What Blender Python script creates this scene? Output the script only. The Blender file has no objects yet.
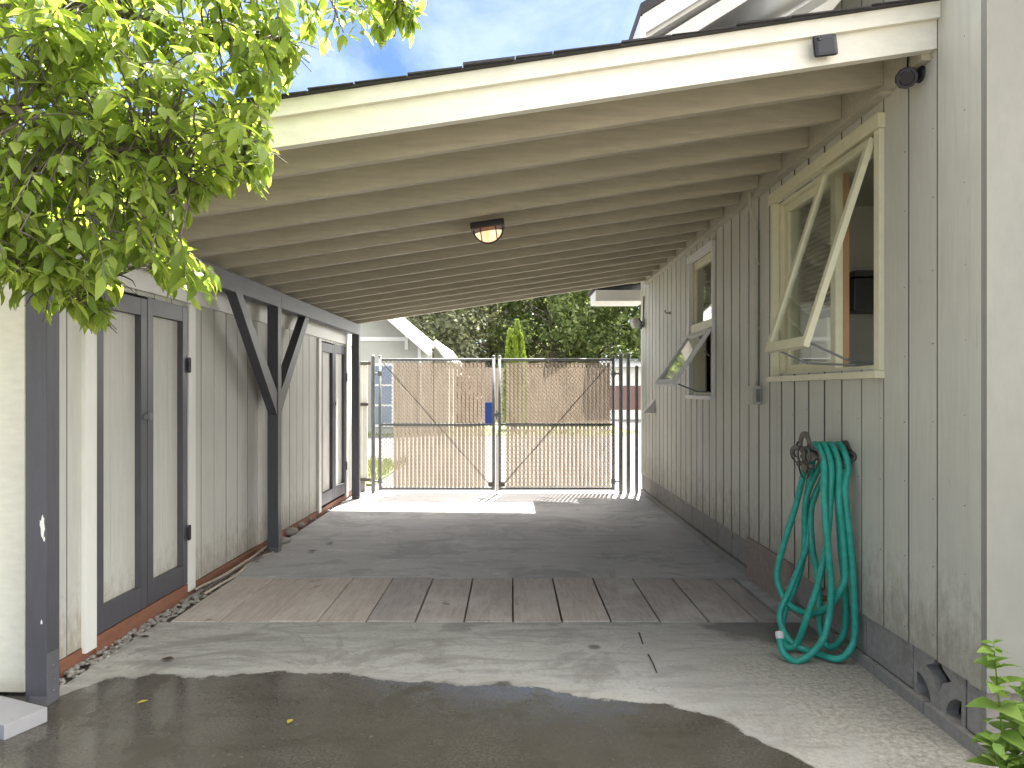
import bpy, bmesh, math, random
from mathutils import Vector, Matrix
from math import sin, cos, pi, radians
random.seed(11)
scene = bpy.context.scene
COL = scene.collection
F, CX, CY, H = 700.0, 511.0, 391.0, 1.35      # lens (pixels), vanishing point, eye height

def at(px, py, Y):
    return Vector(((px-CX)*Y/F, Y, H-(py-CY)*Y/F))

# ------------------------------------------------------------------ materials
def new_mat(name):
    m = bpy.data.materials.new(name); m.use_nodes = True
    nt = m.node_tree; nt.nodes.clear()
    out = nt.nodes.new('ShaderNodeOutputMaterial')
    b = nt.nodes.new('ShaderNodeBsdfPrincipled')
    nt.links.new(b.outputs[0], out.inputs[0])
    return m, nt, b, out
def N(nt, typ, **kw):
    n = nt.nodes.new(typ)
    for k, v in kw.items(): setattr(n, k, v)
    return n
def rgba(c): return (c[0], c[1], c[2], 1)
def mul(c, k): return tuple(min(1, x*k) for x in c)
def pos_vec(nt, scale=(1,1,1), world=True):
    if world: src = N(nt, 'ShaderNodeNewGeometry').outputs['Position']
    else: src = N(nt, 'ShaderNodeTexCoord').outputs['Object']
    mp = N(nt, 'ShaderNodeMapping'); mp.inputs['Scale'].default_value = scale
    nt.links.new(src, mp.inputs['Vector']); return mp.outputs[0]
def noise(nt, vec, scale, detail=6, rough=.6, dist=0):
    n = N(nt, 'ShaderNodeTexNoise'); n.inputs['Scale'].default_value = scale
    n.inputs['Detail'].default_value = detail; n.inputs['Roughness'].default_value = rough
    n.inputs['Distortion'].default_value = dist
    nt.links.new(vec, n.inputs['Vector']); return n.outputs['Fac']
def ramp(nt, fac, p0, p1, c0=(0,0,0), c1=(1,1,1)):
    r = N(nt, 'ShaderNodeValToRGB'); e = r.color_ramp.elements
    e[0].position = p0; e[1].position = p1; e[0].color = rgba(c0); e[1].color = rgba(c1)
    nt.links.new(fac, r.inputs[0]); return r.outputs[0]
def mix(nt, fac, a, b, mode='MIX'):
    m = N(nt, 'ShaderNodeMix', data_type='RGBA', blend_type=mode)
    for sock, v in ((m.inputs[0], fac), (m.inputs[6], a), (m.inputs[7], b)):
        if hasattr(v, 'is_linked'): nt.links.new(v, sock)
        elif isinstance(v, (int, float)): sock.default_value = v
        else: sock.default_value = rgba(v)
    return m.outputs[2]
def math_(nt, op, a, b=None):
    m = N(nt, 'ShaderNodeMath', operation=op)
    for i, v in enumerate((a, b)):
        if v is None: continue
        if hasattr(v, 'is_linked'): nt.links.new(v, m.inputs[i])
        else: m.inputs[i].default_value = v
    return m.outputs[0]
def bump(nt, b, h, strength=.3, dist=.01):
    n = N(nt, 'ShaderNodeBump'); n.inputs['Strength'].default_value = strength
    n.inputs['Distance'].default_value = dist
    nt.links.new(h, n.inputs['Height']); nt.links.new(n.outputs[0], b.inputs['Normal'])

def paint(name, col, rough=.55, var=.12, grain=(6,6,.7), gs=6, bstr=.25, bdist=.003, wear=None, wear_t=(.66,.72),
          wscale=(5,5,1.2), blotch=.12, metal=0, world=True, spec=.5):
    m, nt, b, o = new_mat(name)
    v = pos_vec(nt, grain, world); v2 = pos_vec(nt, (1,1,1), world)
    g = noise(nt, v, gs, 8, .65)
    big = noise(nt, v2, 1.3, 4)
    c = mix(nt, ramp(nt, g, .3, .72), mul(col, 1-var), mul(col, 1+var))
    c = mix(nt, ramp(nt, big, .35, .7, (0,0,0), (blotch*4,)*3), c, mul(col, .72))
    if wear is not None:
        w = noise(nt, pos_vec(nt, wscale, world), 3.5, 10, .72)
        c = mix(nt, ramp(nt, w, wear_t[0], wear_t[1]), c, wear)
    nt.links.new(c, b.inputs['Base Color'])
    b.inputs['Roughness'].default_value = rough; b.inputs['Metallic'].default_value = metal
    b.inputs['Specular IOR Level'].default_value = spec
    if bstr: bump(nt, b, g, bstr, bdist)
    return m

SIDING = paint('sage_siding', (.53,.52,.445), .6, .07, (7,7,.6), 7, .25, .003, wear=(.36,.35,.30), wear_t=(.60,.74), wscale=(8,8,.35))
def splash(m, z0, z1, col, amt):
    nt = m.node_tree; b = [n for n in nt.nodes if n.type == 'BSDF_PRINCIPLED'][0]
    src = b.inputs['Base Color'].links[0].from_socket
    sp = N(nt, 'ShaderNodeSeparateXYZ'); nt.links.new(N(nt, 'ShaderNodeNewGeometry').outputs['Position'], sp.inputs[0])
    mr = N(nt, 'ShaderNodeMapRange'); mr.inputs[1].default_value = z1; mr.inputs[2].default_value = z0; nt.links.new(sp.outputs[2], mr.inputs[0])
    n = noise(nt, pos_vec(nt, (6,6,3)), 4, 8, .7)
    f = ramp(nt, math_(nt, 'ADD', math_(nt, 'MULTIPLY', mr.outputs[0], .45), n), .62, .95, (0,0,0), (amt,)*3)
    nt.links.new(mix(nt, f, src, col), b.inputs['Base Color'])
GROOVE = paint('shaded_siding_groove', (.15,.145,.115), .8, .15, (7,7,.6), 7, .2)  # darkened to stand in for the shade inside the siding grooves
GROOVES = paint('shaded_shed_groove', (.24,.235,.21), .8, .15, (7,7,.6), 7, .2)  # groove shade on the shed wall, put into the colour
SHED = paint('grey_shed_siding', (.52,.515,.475), .65, .09, (9,9,.5), 7, .35, .004, wear=(.36,.355,.33), wear_t=(.62,.78), wscale=(6,6,.4))
CREAM = paint('cream_paint', (.70,.68,.58), .5, .08, (2,6,6), 7, .25, .003, blotch=.06, wear=(.56,.53,.43), wear_t=(.66,.78), wscale=(2,3,6))
YELLOWED = paint('cream_window_paint', (.66,.63,.44), .5, .06, (4,4,4), 5, .12, .002, blotch=.04)
WHITE = paint('white_trim_paint', (.68,.675,.64), .5, .04, (4,4,1), 5, .1, .002, blotch=.04)
RAFTER = paint('beige_rafter_paint', (.46,.427,.335), .55, .15, (.8,7,7), 6, .25, .003, wear=(.26,.235,.18), wear_t=(.69,.76), wscale=(2.2,4,4))
DARK = paint('charcoal_trim_paint', (.068,.066,.078), .45, .12, (5,5,1), 6, .2, .003, wear=(.17,.165,.17), wear_t=(.74,.76), wscale=(6,6,3))
POSTP = paint('charcoal_post_paint', (.068,.066,.078), .45, .14, (5,5,1), 6, .25, .003, wear=(.62,.60,.56), wear_t=(.745,.752), wscale=(5,5,2.6))
BEAMP = paint('grey_beam_paint', (.10,.10,.112), .5, .14, (6,.8,6), 6, .3, .004, wear=(.24,.24,.25), wear_t=(.66,.72), wscale=(4,1.4,4))
REDSILL = paint('red_oxide_sill', (.215,.09,.055), .7, .22, (6,1,6), 6, .3, .004, wear=(.22,.16,.12), wear_t=(.58,.72), wscale=(8,4,8))
BLOCK = paint('concrete_block', (.25,.235,.215), .85, .2, (1,1,1), 30, .5, .004, wear=(.15,.14,.125), wear_t=(.52,.72), wscale=(2,2,3))
BLOCKB = paint('stained_block', (.27,.21,.18), .85, .25, (1,1,1), 26, .6, .006, wear=(.36,.32,.29), wear_t=(.56,.68), wscale=(3,3,3))
MORTAR = paint('mortar', (.16,.15,.14), .9, .15, (1,1,1), 40, .3)
SHINGLE = paint('dark_shingle', (.04,.038,.04), .85, .35, (1,1,1), 60, .5, .004)
GALV = paint('galvanised_steel', (.20,.205,.205), .6, .18, (1,1,1), 14, .1, .001, metal=.3)
MESHW = paint('chain_link_wire', (.13,.13,.125), .6, .15, (1,1,1), 14, 0, metal=.3)
BRONZE = paint('weathered_iron', (.13,.115,.10), .6, .25, (1,1,1), 30, .4, .003, metal=.5)
BLACKP = paint('black_plastic', (.012,.012,.018), .4, .1, (1,1,1), 20, 0, world=False)
BLACKM = paint('black_metal', (.014,.013,.013), .5, .1, (1,1,1), 20, 0)
WHITEP = paint('pale_plastic', (.6,.59,.56), .45, .05, (1,1,1), 10, 0)
CONDUIT = paint('conduit_paint', (.43,.42,.33), .5, .08, (3,3,3), 8, .1)
BRASS = paint('old_brass', (.35,.25,.10), .4, .2, (1,1,1), 30, .1, metal=.8)
REDH = paint('red_handle', (.35,.03,.03), .45, .1, (1,1,1), 20, 0)
def slat_mat():
    m, nt, b, o = new_mat('tan_privacy_slat')
    n = noise(nt, pos_vec(nt, (1,1,.3)), 14, 4)
    c = mix(nt, ramp(nt, n, .3, .7), (.50,.44,.375), (.60,.535,.47))
    nt.links.new(c, b.inputs['Base Color']); b.inputs['Roughness'].default_value = .5
    t = N(nt, 'ShaderNodeBsdfTranslucent'); nt.links.new(c, t.inputs[0])
    ms = N(nt, 'ShaderNodeMixShader'); ms.inputs[0].default_value = .5
    nt.links.new(b.outputs[0], ms.inputs[1]); nt.links.new(t.outputs[0], ms.inputs[2]); nt.links.new(ms.outputs[0], o.inputs[0]); return m
SLATM = slat_mat()
BLUES = paint('blue_sign', (.03,.09,.42), .45, .08, (1,1,1), 10, 0)
STEPM = paint('grey_lavender_step', (.29,.285,.30), .6, .05, (3,3,3), 8, .2, .002, wear=(.17,.16,.15), wear_t=(.62,.66), wscale=(4,9,4))
CORDM = paint('tan_cord', (.42,.36,.29), .7, .15, (1,1,1), 30, 0)
CORDD = paint('brown_cord', (.11,.085,.07), .7, .15, (1,1,1), 30, 0)
ROOMW = paint('interior_wall', (.46,.44,.385), .8, .04, (1,1,1), 3, 0)
WOODI = paint('orange_wood', (.36,.20,.09), .5, .15, (12,12,1), 5, .1)
UNITM = paint('dark_unit', (.03,.03,.033), .35, .1, (1,1,1), 5, 0)
BLIND = paint('white_blind', (.72,.71,.66), .5, .03, (1,1,1), 5, 0)
TRUNK = paint('tree_bark', (.10,.085,.068), .85, .3, (8,8,2), 8, .8, .01)
NHOUSE = paint('pale_green_clapboard', (.38,.38,.335), .7, .05, (.5,.5,16), 3, .2, .01)
NROOF = paint('pale_metal_roof', (.42,.42,.42), .5, .05, (1,1,1), 3, 0)
TANF = paint('tan_fence_boards', (.33,.25,.20), .8, .15, (8,8,.8), 3, .2)
BARN = paint('red_brown_boards', (.20,.11,.10), .8, .15, (6,6,.8), 3, .2)
STONE = paint('river_stone', (.28,.265,.24), .8, .25, (1,1,1), 14, .4, .005)
PLINE = paint('dark_gap', (.02,.018,.016), .95, .1, (1,1,1), 10, 0)

splash(SIDING, .25, .75, (.24,.21,.16), .7); splash(SHED, .05, .45, (.26,.22,.17), .7)
def plank_mat():
    m, nt, b, o = new_mat('weathered_plank')
    oi = N(nt, 'ShaderNodeObjectInfo')
    add = N(nt, 'ShaderNodeVectorMath', operation='ADD')
    sc = N(nt, 'ShaderNodeVectorMath', operation='SCALE'); sc.inputs['Scale'].default_value = 30
    nt.links.new(oi.outputs['Location'], sc.inputs[0])
    nt.links.new(pos_vec(nt, (1,1,1)), add.inputs[0]); nt.links.new(sc.outputs[0], add.inputs[1])
    mp = N(nt, 'ShaderNodeMapping'); mp.inputs['Scale'].default_value = (11, 1.1, 6); nt.links.new(add.outputs[0], mp.inputs[0])
    g = noise(nt, mp.outputs[0], 3.2, 10, .68, 1.1)
    g2 = noise(nt, pos_vec(nt, (1,1,1)), 3, 6, .6)
    c = mix(nt, ramp(nt, g, .30, .66), (.36,.322,.298), (.54,.495,.465))
    tint = ramp(nt, oi.outputs['Random'], 0, 1, (.74,.73,.74), (1.0,.95,.90))
    c = mix(nt, 1.0, c, tint, 'MULTIPLY')
    c = mix(nt, ramp(nt, g2, .50, .74, (0,0,0), (.75,)*3), c, (.52,.50,.485))
    sp = noise(nt, pos_vec(nt, (1,1,1)), 5.5, 3)
    c = mix(nt, ramp(nt, sp, .66, .73, (0,0,0), (.8,)*3), c, (.06,.05,.045))
    nt.links.new(c, b.inputs['Base Color']); b.inputs['Roughness'].default_value = .68
    bump(nt, b, g, .5, .006); return m
PLANK = plank_mat()

def concrete_mat():
    m, nt, b, o = new_mat('driveway_concrete')
    g = N(nt, 'ShaderNodeNewGeometry'); sep = N(nt, 'ShaderNodeSeparateXYZ')
    nt.links.new(g.outputs['Position'], sep.inputs[0]); X, Y = sep.outputs[0], sep.outputs[1]
    p = g.outputs['Position']
    big = noise(nt, p, .9, 6, .6, .4); mid = noise(nt, p, 3.2, 9, .68, .3); fine = noise(nt, p, 42, 7, .75); grit = noise(nt, p, 85, 5, .7)
    vfine = noise(nt, p, 150, 2, .5)
    streak = noise(nt, pos_vec(nt, (1.0,4.5,1)), 2.2, 7, .65, .6)
    c = mix(nt, ramp(nt, big, .3, .7), (.30,.292,.276), (.43,.42,.40))
    c = mix(nt, ramp(nt, mid, .46, .72, (0,0,0), (.75,)*3), c, (.33,.32,.295))
    c = mix(nt, ramp(nt, streak, .46, .70, (0,0,0), (.85,)*3), c, (.19,.182,.168))
    blot = noise(nt, p, 1.7, 10, .7, .8)
    c = mix(nt, ramp(nt, blot, .53, .60, (0,0,0), (.65,)*3), c, (.185,.176,.160))
    c = mix(nt, ramp(nt, fine, .52, .62, (0,0,0), (.6,)*3), c, (.23,.22,.20))
    pit = noise(nt, p, 9, 10, .78, .5)
    c = mix(nt, ramp(nt, pit, .60, .66, (0,0,0), (.7,)*3), c, (.14,.132,.118))
    c = mix(nt, ramp(nt, pit, .34, .42, (.5,)*3, (0,0,0)), c, (.47,.455,.42))
    # sandy worn aggregate to the right of the slab
    sand = ramp(nt, math_(nt, 'ADD', math_(nt, 'MULTIPLY', X, .32), math_(nt, 'MULTIPLY', mid, .55)), .5, .74)
    near = ramp(nt, math_(nt, 'MULTIPLY', Y, .2), .74, .80, (1,1,1), (0,0,0))
    c = mix(nt, math_(nt, 'MULTIPLY', sand, near), c, mix(nt, ramp(nt, fine, .4, .62), (.22,.205,.175), (.42,.395,.34)))
    c = mix(nt, ramp(nt, vfine, .56, .72, (0,0,0), (.35,)*3), c, (.10,.09,.08))
    # dark spots
    vo = N(nt, 'ShaderNodeTexVoronoi'); vo.inputs['Scale'].default_value = 1.7
    nt.links.new(mix(nt, .08, p, mid), vo.inputs['Vector'])
    c = mix(nt, ramp(nt, vo.outputs['Distance'], .045, .075, (.75,)*3, (0,0,0)), c, (.055,.05,.045))
    # wet patch: water has run over the front of the slab up to a ragged edge
    mr = N(nt, 'ShaderNodeMapRange'); mr.inputs[1].default_value = -2.2; mr.inputs[2].default_value = 2.2
    nt.links.new(X, mr.inputs[0])
    fc = N(nt, 'ShaderNodeFloatCurve'); cv = fc.mapping.curves[0]
    pts = [(-2.2,2.7),(-2.02,3.0),(-1.9,3.27),(-1.47,3.33),(-.93,3.365),(-.4,3.25),(.11,3.2),(.335,3.09),(.66,3.03),(.9,2.81),(1.02,2.62),(1.25,2.3),(2.2,2.0)]
    pn = [((x+2.2)/4.4, (y-2)/2) for x, y in pts]
    cv.points[0].location = pn[0]; cv.points[1].location = pn[-1]
    for q in pn[1:-1]: cv.points.new(*q)
    for q in cv.points: q.handle_type = 'AUTO'
    fc.mapping.update()
    nt.links.new(mr.outputs[0], fc.inputs[1])
    edge = math_(nt, 'ADD', math_(nt, 'MULTIPLY', fc.outputs[0], 2), 2)
    wob = math_(nt, 'MULTIPLY', math_(nt, 'SUBTRACT', mid, .5), .32)
    d = math_(nt, 'SUBTRACT', math_(nt, 'ADD', edge, wob), Y)
    wet = ramp(nt, math_(nt, 'ADD', math_(nt, 'MULTIPLY', d, 2.0), .5), .48, .53)
    # damp by the hose
    dx = math_(nt, 'DIVIDE', math_(nt, 'SUBTRACT', X, 1.55), .55); dy = math_(nt, 'DIVIDE', math_(nt, 'SUBTRACT', Y, 3.98), .27)
    rr = math_(nt, 'ADD', math_(nt, 'MULTIPLY', dx, dx), math_(nt, 'MULTIPLY', dy, dy))
    rr = math_(nt, 'ADD', rr, math_(nt, 'MULTIPLY', math_(nt, 'SUBTRACT', mid, .5), 2.4))
    damp = ramp(nt, rr, .55, .95, (.75,)*3, (0,0,0))
    wetc = mix(nt, ramp(nt, grit, .40, .66), (.032,.028,.022), (.085,.076,.060))
    wetc = mix(nt, ramp(nt, mid, .42, .62, (0,0,0), (.8,)*3), wetc, (.028,.022,.013))
    c = mix(nt, damp, c, (.10,.094,.088))
    c = mix(nt, math_(nt, 'MULTIPLY', wet, .92), c, wetc)
    # pale scum line left at the drying edge
    rim = ramp(nt, math_(nt, 'ABSOLUTE', math_(nt, 'ADD', d, .05)), .0, .06, (.45,)*3, (0,0,0))
    c = mix(nt, math_(nt, 'MULTIPLY', rim, ramp(nt, big, .45, .6)), c, (.38,.355,.31))
    nt.links.new(c, b.inputs['Base Color'])
    wr = ramp(nt, mid, .46, .62, (.07,)*3, (.38,)*3)
    nt.links.new(mix(nt, wet, (.78,)*3, wr), b.inputs['Roughness'])
    hh = math_(nt, 'ADD', math_(nt, 'MULTIPLY', fine, 1.0), math_(nt, 'MULTIPLY', mid, .9))
    bs = N(nt, 'ShaderNodeBump'); bs.inputs['Distance'].default_value = .006
    nt.links.new(math_(nt, 'SUBTRACT', .5, math_(nt, 'MULTIPLY', wet, .455)), bs.inputs['Strength'])
    nt.links.new(hh, bs.inputs['Height']); nt.links.new(bs.outputs[0], b.inputs['Normal'])
    return m
CONC = concrete_mat()

def floor_mat():
    m, nt, b, o = new_mat('carport_concrete')
    p = pos_vec(nt)
    big = noise(nt, p, .8, 6, .6, .5); mid = noise(nt, p, 3, 9, .68, .4); fine = noise(nt, p, 50, 6, .7)
    streak = noise(nt, pos_vec(nt, (.8,5,1)), 2.0, 8, .66, .8)
    c = mix(nt, ramp(nt, big, .3, .7), (.36,.352,.355), (.47,.46,.462))
    c = mix(nt, ramp(nt, streak, .5, .72, (0,0,0), (.85,)*3), c, (.27,.26,.262))
    c = mix(nt, ramp(nt, mid, .56, .70, (0,0,0), (.8,)*3), c, (.58,.57,.565))
    blot = noise(nt, p, 1.6, 10, .7, .9)
    c = mix(nt, ramp(nt, blot, .52, .59, (0,0,0), (.7,)*3), c, (.27,.262,.262))
    pit = noise(nt, p, 8, 10, .78, .5)
    c = mix(nt, ramp(nt, pit, .60, .66, (0,0,0), (.7,)*3), c, (.2,.19,.187))
    c = mix(nt, ramp(nt, pit, .34, .42, (.5,)*3, (0,0,0)), c, (.60,.59,.58))
    c = mix(nt, ramp(nt, fine, .6, .75, (0,0,0), (.4,)*3), c, (.13,.125,.12))
    vo = N(nt, 'ShaderNodeTexVoronoi'); vo.inputs['Scale'].default_value = 1.5
    nt.links.new(mix(nt, .08, p, mid), vo.inputs['Vector'])
    c = mix(nt, ramp(nt, vo.outputs['Distance'], .04, .07, (.8,)*3, (0,0,0)), c, (.06,.055,.05))
    nt.links.new(c, b.inputs['Base Color']); b.inputs['Roughness'].default_value = .62
    bump(nt, b, math_(nt, 'ADD', fine, mid), .35, .005); return m
FLOORM = floor_mat()

def sheet_mat(name, c0, c1, scale=3, rough=.9, c2=None, bs=.4, bd=.01):
    m, nt, b, o = new_mat(name); p = pos_vec(nt)
    n1 = noise(nt, p, scale, 8, .65); n2 = noise(nt, p, scale*12, 6, .7)
    c = mix(nt, ramp(nt, n1, .3, .7), c0, c1)
    if c2: c = mix(nt, ramp(nt, n2, .5, .7), c, c2)
    nt.links.new(c, b.inputs['Base Color']); b.inputs['Roughness'].default_value = rough
    bump(nt, b, n2, bs, bd); return m
SOIL = sheet_mat('soil', (.10,.085,.065), (.17,.15,.12), 2, .95, (.22,.2,.17))
ASPH = sheet_mat('pale_lane', (.062,.058,.055), (.085,.079,.075), .6, .9, (.10,.094,.089))
GRASSM = sheet_mat('lawn', (.07,.088,.032), (.13,.135,.06), .8, .9, (.15,.14,.075))
GRAVELB = sheet_mat('gravel_bed', (.12,.11,.095), (.2,.185,.16), 30, .95, (.3,.28,.25), .8, .02)

def leaf_mat(name, cols, trans=.45, rough=.45, tr_col=None):
    m, nt, b, o = new_mat(name)
    g = N(nt, 'ShaderNodeNewGeometry')
    r = N(nt, 'ShaderNodeValToRGB'); e = r.color_ramp.elements
    e[0].color = rgba(cols[0]); e[1].color = rgba(cols[-1]); e[1].position = 1
    for i, c in enumerate(cols[1:-1]):
        q = e.new((i+1)/(len(cols)-1)); q.color = rgba(c)
    nt.links.new(g.outputs['Random Per Island'], r.inputs[0])
    nt.links.new(r.outputs[0], b.inputs['Base Color']); b.inputs['Roughness'].default_value = rough
    b.inputs['Specular IOR Level'].default_value = .35
    t = N(nt, 'ShaderNodeBsdfTranslucent')
    tc = mix(nt, 1.0, r.outputs[0], tr_col or (1.0,1.0,.55), 'MULTIPLY')
    br = N(nt, 'ShaderNodeBrightContrast')
    br.inputs['Bright'].default_value = .03
    nt.links.new(tc, br.inputs[0]); nt.links.new(br.outputs[0], t.inputs[0])
    ms = N(nt, 'ShaderNodeMixShader'); ms.inputs[0].default_value = trans
    nt.links.new(b.outputs[0], ms.inputs[1]); nt.links.new(t.outputs[0], ms.inputs[2])
    nt.links.new(ms.outputs[0], o.inputs[0]); return m
LEAF = leaf_mat('plum_leaf', [(.10,.155,.022), (.15,.21,.035), (.20,.26,.05), (.26,.31,.08)], .55, tr_col=(1.9,1.9,.7))
WEED = leaf_mat('weed_leaf', [(.16,.27,.05), (.21,.33,.06), (.27,.38,.10)], .4)
ARB = leaf_mat('arborvitae_leaf', [(.10,.16,.015), (.16,.23,.02), (.24,.31,.03)], .35, tr_col=(1,1,.5))
TREE1 = leaf_mat('olive_leaf', [(.085,.105,.055), (.16,.178,.11), (.24,.255,.18), (.34,.35,.27)], .6)
TREE2 = leaf_mat('pine_leaf', [(.085,.13,.04), (.16,.215,.08), (.24,.30,.12), (.34,.40,.2)], .6)
TREE3 = leaf_mat('purple_leaf', [(.12,.055,.06), (.2,.10,.11), (.25,.16,.15)], .3, tr_col=(1,.8,.8))
YLEAF = leaf_mat('yellow_fallen_leaf', [(.45,.36,.05), (.5,.42,.08)], .2)
BLEAF = leaf_mat('dark_fallen_leaf', [(.05,.035,.025), (.09,.06,.04)], .1)
GBLADE = leaf_mat('grass_blade', [(.07,.10,.03), (.14,.16,.05), (.18,.16,.08)], .35)

def glass_mat(name='window_glass', tint=(.93,.95,.93)):
    m, nt, b, o = new_mat(name)
    t = N(nt, 'ShaderNodeBsdfTransparent'); t.inputs[0].default_value = rgba(tint)
    g = N(nt, 'ShaderNodeBsdfGlossy'); g.inputs['Roughness'].default_value = .03
    fr = N(nt, 'ShaderNodeLayerWeight'); fr.inputs[0].default_value = .5
    ms = N(nt, 'ShaderNodeMixShader')
    nt.links.new(math_(nt, 'ADD', math_(nt, 'MULTIPLY', math_(nt, 'POWER', fr.outputs['Facing'], 4.5), .9), .06), ms.inputs[0])
    nt.links.new(t.outputs[0], ms.inputs[1]); nt.links.new(g.outputs[0], ms.inputs[2])
    nt.links.new(ms.outputs[0], o.inputs[0]); nt.nodes.remove(b); return m
GLASS = glass_mat()
def hose_mat():
    m, nt, b, o = new_mat('green_hose_rubber')
    n = noise(nt, pos_vec(nt), 25, 5)
    nt.links.new(mix(nt, ramp(nt, n, .35, .7), (.014,.25,.18), (.028,.35,.265)), b.inputs['Base Color'])
    b.inputs['Roughness'].default_value = .38; return m
HOSE = hose_mat()
def lamp_mat():
    m, nt, b, o = new_mat('lit_lamp_glass')
    n = noise(nt, pos_vec(nt, (9,2,2)), 1.3, 2)
    c = mix(nt, ramp(nt, n, .42, .58), (1,.52,.24), (1,.86,.66))
    nt.links.new(c, b.inputs['Base Color']); nt.links.new(c, b.inputs['Emission Color'])
    b.inputs['Emission Strength'].default_value = .16; b.inputs['Roughness'].default_value = .2
    return m
LAMP = lamp_mat()

# ------------------------------------------------------------------ mesh builder
class MB:
    def __init__(s): s.bm = bmesh.new()
    def box(s, x0, x1, y0, y1, z0, z1, bev=0, M=None):
        r = bmesh.ops.create_cube(s.bm, size=1)
        vs = r['verts']
        T = Matrix.Translation(((x0+x1)/2, (y0+y1)/2, (z0+z1)/2)) @ Matrix.Diagonal((x1-x0, y1-y0, z1-z0, 1))
        bmesh.ops.transform(s.bm, matrix=T, verts=vs)
        if bev:
            es = list({e for v in vs for e in v.link_edges})
            rr = bmesh.ops.bevel(s.bm, geom=es, offset=bev, segments=2, affect='EDGES', profile=.7)
            vs = list({v for f in rr['faces'] for v in f.verts} | {v for v in vs if v.is_valid})
        if M is not None: bmesh.ops.transform(s.bm, matrix=M, verts=vs)
        return s
    def hexa(s, p):           # 8 points: bottom 4 then top 4
        v = [s.bm.verts.new(q) for q in p]
        for f in ((0,3,2,1),(4,5,6,7),(0,1,5,4),(1,2,6,5),(2,3,7,6),(3,0,4,7)): s.bm.faces.new([v[i] for i in f])
        return s
    def poly(s, pts): s.bm.faces.new([s.bm.verts.new(p) for p in pts]); return s
    def prism(s, pts, d):     # polygon extruded along the vector d
        a = [s.bm.verts.new(p) for p in pts]; b = [s.bm.verts.new(Vector(p)+Vector(d)) for p in pts]
        n = len(a); s.bm.faces.new(a[::-1]); s.bm.faces.new(b)
        for i in range(n): s.bm.faces.new((a[i], a[(i+1)%n], b[(i+1)%n], b[i]))
        return s
    def tube(s, pts, r, seg=8, cap=True):
        pts = [Vector(p) for p in pts]; n = len(pts)
        rad = r if isinstance(r, (list, tuple)) else [r]*n
        rings = []; up = None
        for i in range(n):
            t = (pts[min(i+1, n-1)]-pts[max(i-1, 0)])
            if t.length < 1e-9: t = Vector((0,0,1))
            t.normalize()
            if up is None:
                up = Vector((0,0,1)) if abs(t.z) < .9 else Vector((1,0,0))
            up = up - t*up.dot(t)
            if up.length < 1e-6: up = t.orthogonal()
            up.normalize(); sd = t.cross(up)
            rings.append([s.bm.verts.new(pts[i]+(up*cos(2*pi*k/seg)+sd*sin(2*pi*k/seg))*rad[i]) for k in range(seg)])
        for i in range(n-1):
            for k in range(seg):
                s.bm.faces.new((rings[i][k], rings[i][(k+1)%seg], rings[i+1][(k+1)%seg], rings[i+1][k]))
        if cap:
            s.bm.faces.new(rings[0][::-1]); s.bm.faces.new(rings[-1])
        return s
    def ball(s, c, r, sc=(1,1,1), sub=2):
        rr = bmesh.ops.create_icosphere(s.bm, subdivisions=sub, radius=r)
        bmesh.ops.transform(s.bm, matrix=Matrix.Translation(c) @ Matrix.Diagonal((*sc, 1)), verts=rr['verts']); return s
    def build2(s, name, mat, mat2, axis, parent=None):
        bmesh.ops.recalc_face_normals(s.bm, faces=s.bm.faces[:])
        for f in s.bm.faces:
            if abs(f.normal[axis]) > .8: f.material_index = 1
        o = s.build(name, mat, parent, keep=False); o.data.materials.append(mat2); return o
    def build(s, name, mat, parent=None, smooth=False, keep=True):
        bmesh.ops.recalc_face_normals(s.bm, faces=s.bm.faces[:]) if keep else None
        me = bpy.data.meshes.new(name); s.bm.to_mesh(me); s.bm.free()
        me.materials.append(mat)
        if smooth:
            for p in me.polygons: p.use_smooth = True
        o = bpy.data.objects.new(name, me); COL.objects.link(o)
        if parent is not None: o.parent = parent
        return o

def tag(o, label=None, cat=None, group=None, kind=None):
    if label: o['label'] = label
    if cat: o['category'] = cat
    if group: o['group'] = group
    if kind: o['kind'] = kind
    return o
def thing(name, label, cat, loc=(0,0,0), rz=0, group=None):
    o = bpy.data.objects.new(name, None); COL.objects.link(o)
    o.location = loc; o.rotation_euler = (0,0,rz); o.empty_display_size = .1
    return tag(o, label, cat, group)
def at_base(o, loc):       # a part built in world coordinates under an un-rotated empty
    o.location = -Vector(loc); return o
def shade(o):
    for p in o.data.polygons: p.use_smooth = True
    return o
def catmull(P, n=6):
    P = [Vector(p) for p in P]; out = []
    for i in range(len(P)-1):
        p0 = P[max(i-1,0)]; p1 = P[i]; p2 = P[i+1]; p3 = P[min(i+2, len(P)-1)]
        for k in range(n):
            t = k/n
            out.append(.5*((2*p1)+(p2-p0)*t+(2*p0-5*p1+4*p2-p3)*t*t+(3*p1-p0-3*p2+p3)*t**3))
    out.append(P[-1]); return out
def tiles(a0, a1, b0, b1, holes):
    """rectangles covering [a0,a1]x[b0,b1] less the holes (a,a,b,b)"""
    out = []; xs = sorted({a0, a1} | {h[i] for h in holes for i in (0,1) if a0 < h[i] < a1})
    for u, v in zip(xs, xs[1:]):
        cuts = sorted((h[2], h[3]) for h in holes if h[0] <= u+1e-6 and h[1] >= v-1e-6)
        z = b0
        for c0, c1 in cuts:
            if c0 > z: out.append((u, v, z, c0))
            z = max(z, c1)
        if z < b1: out.append((u, v, z, b1))
    return out
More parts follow.
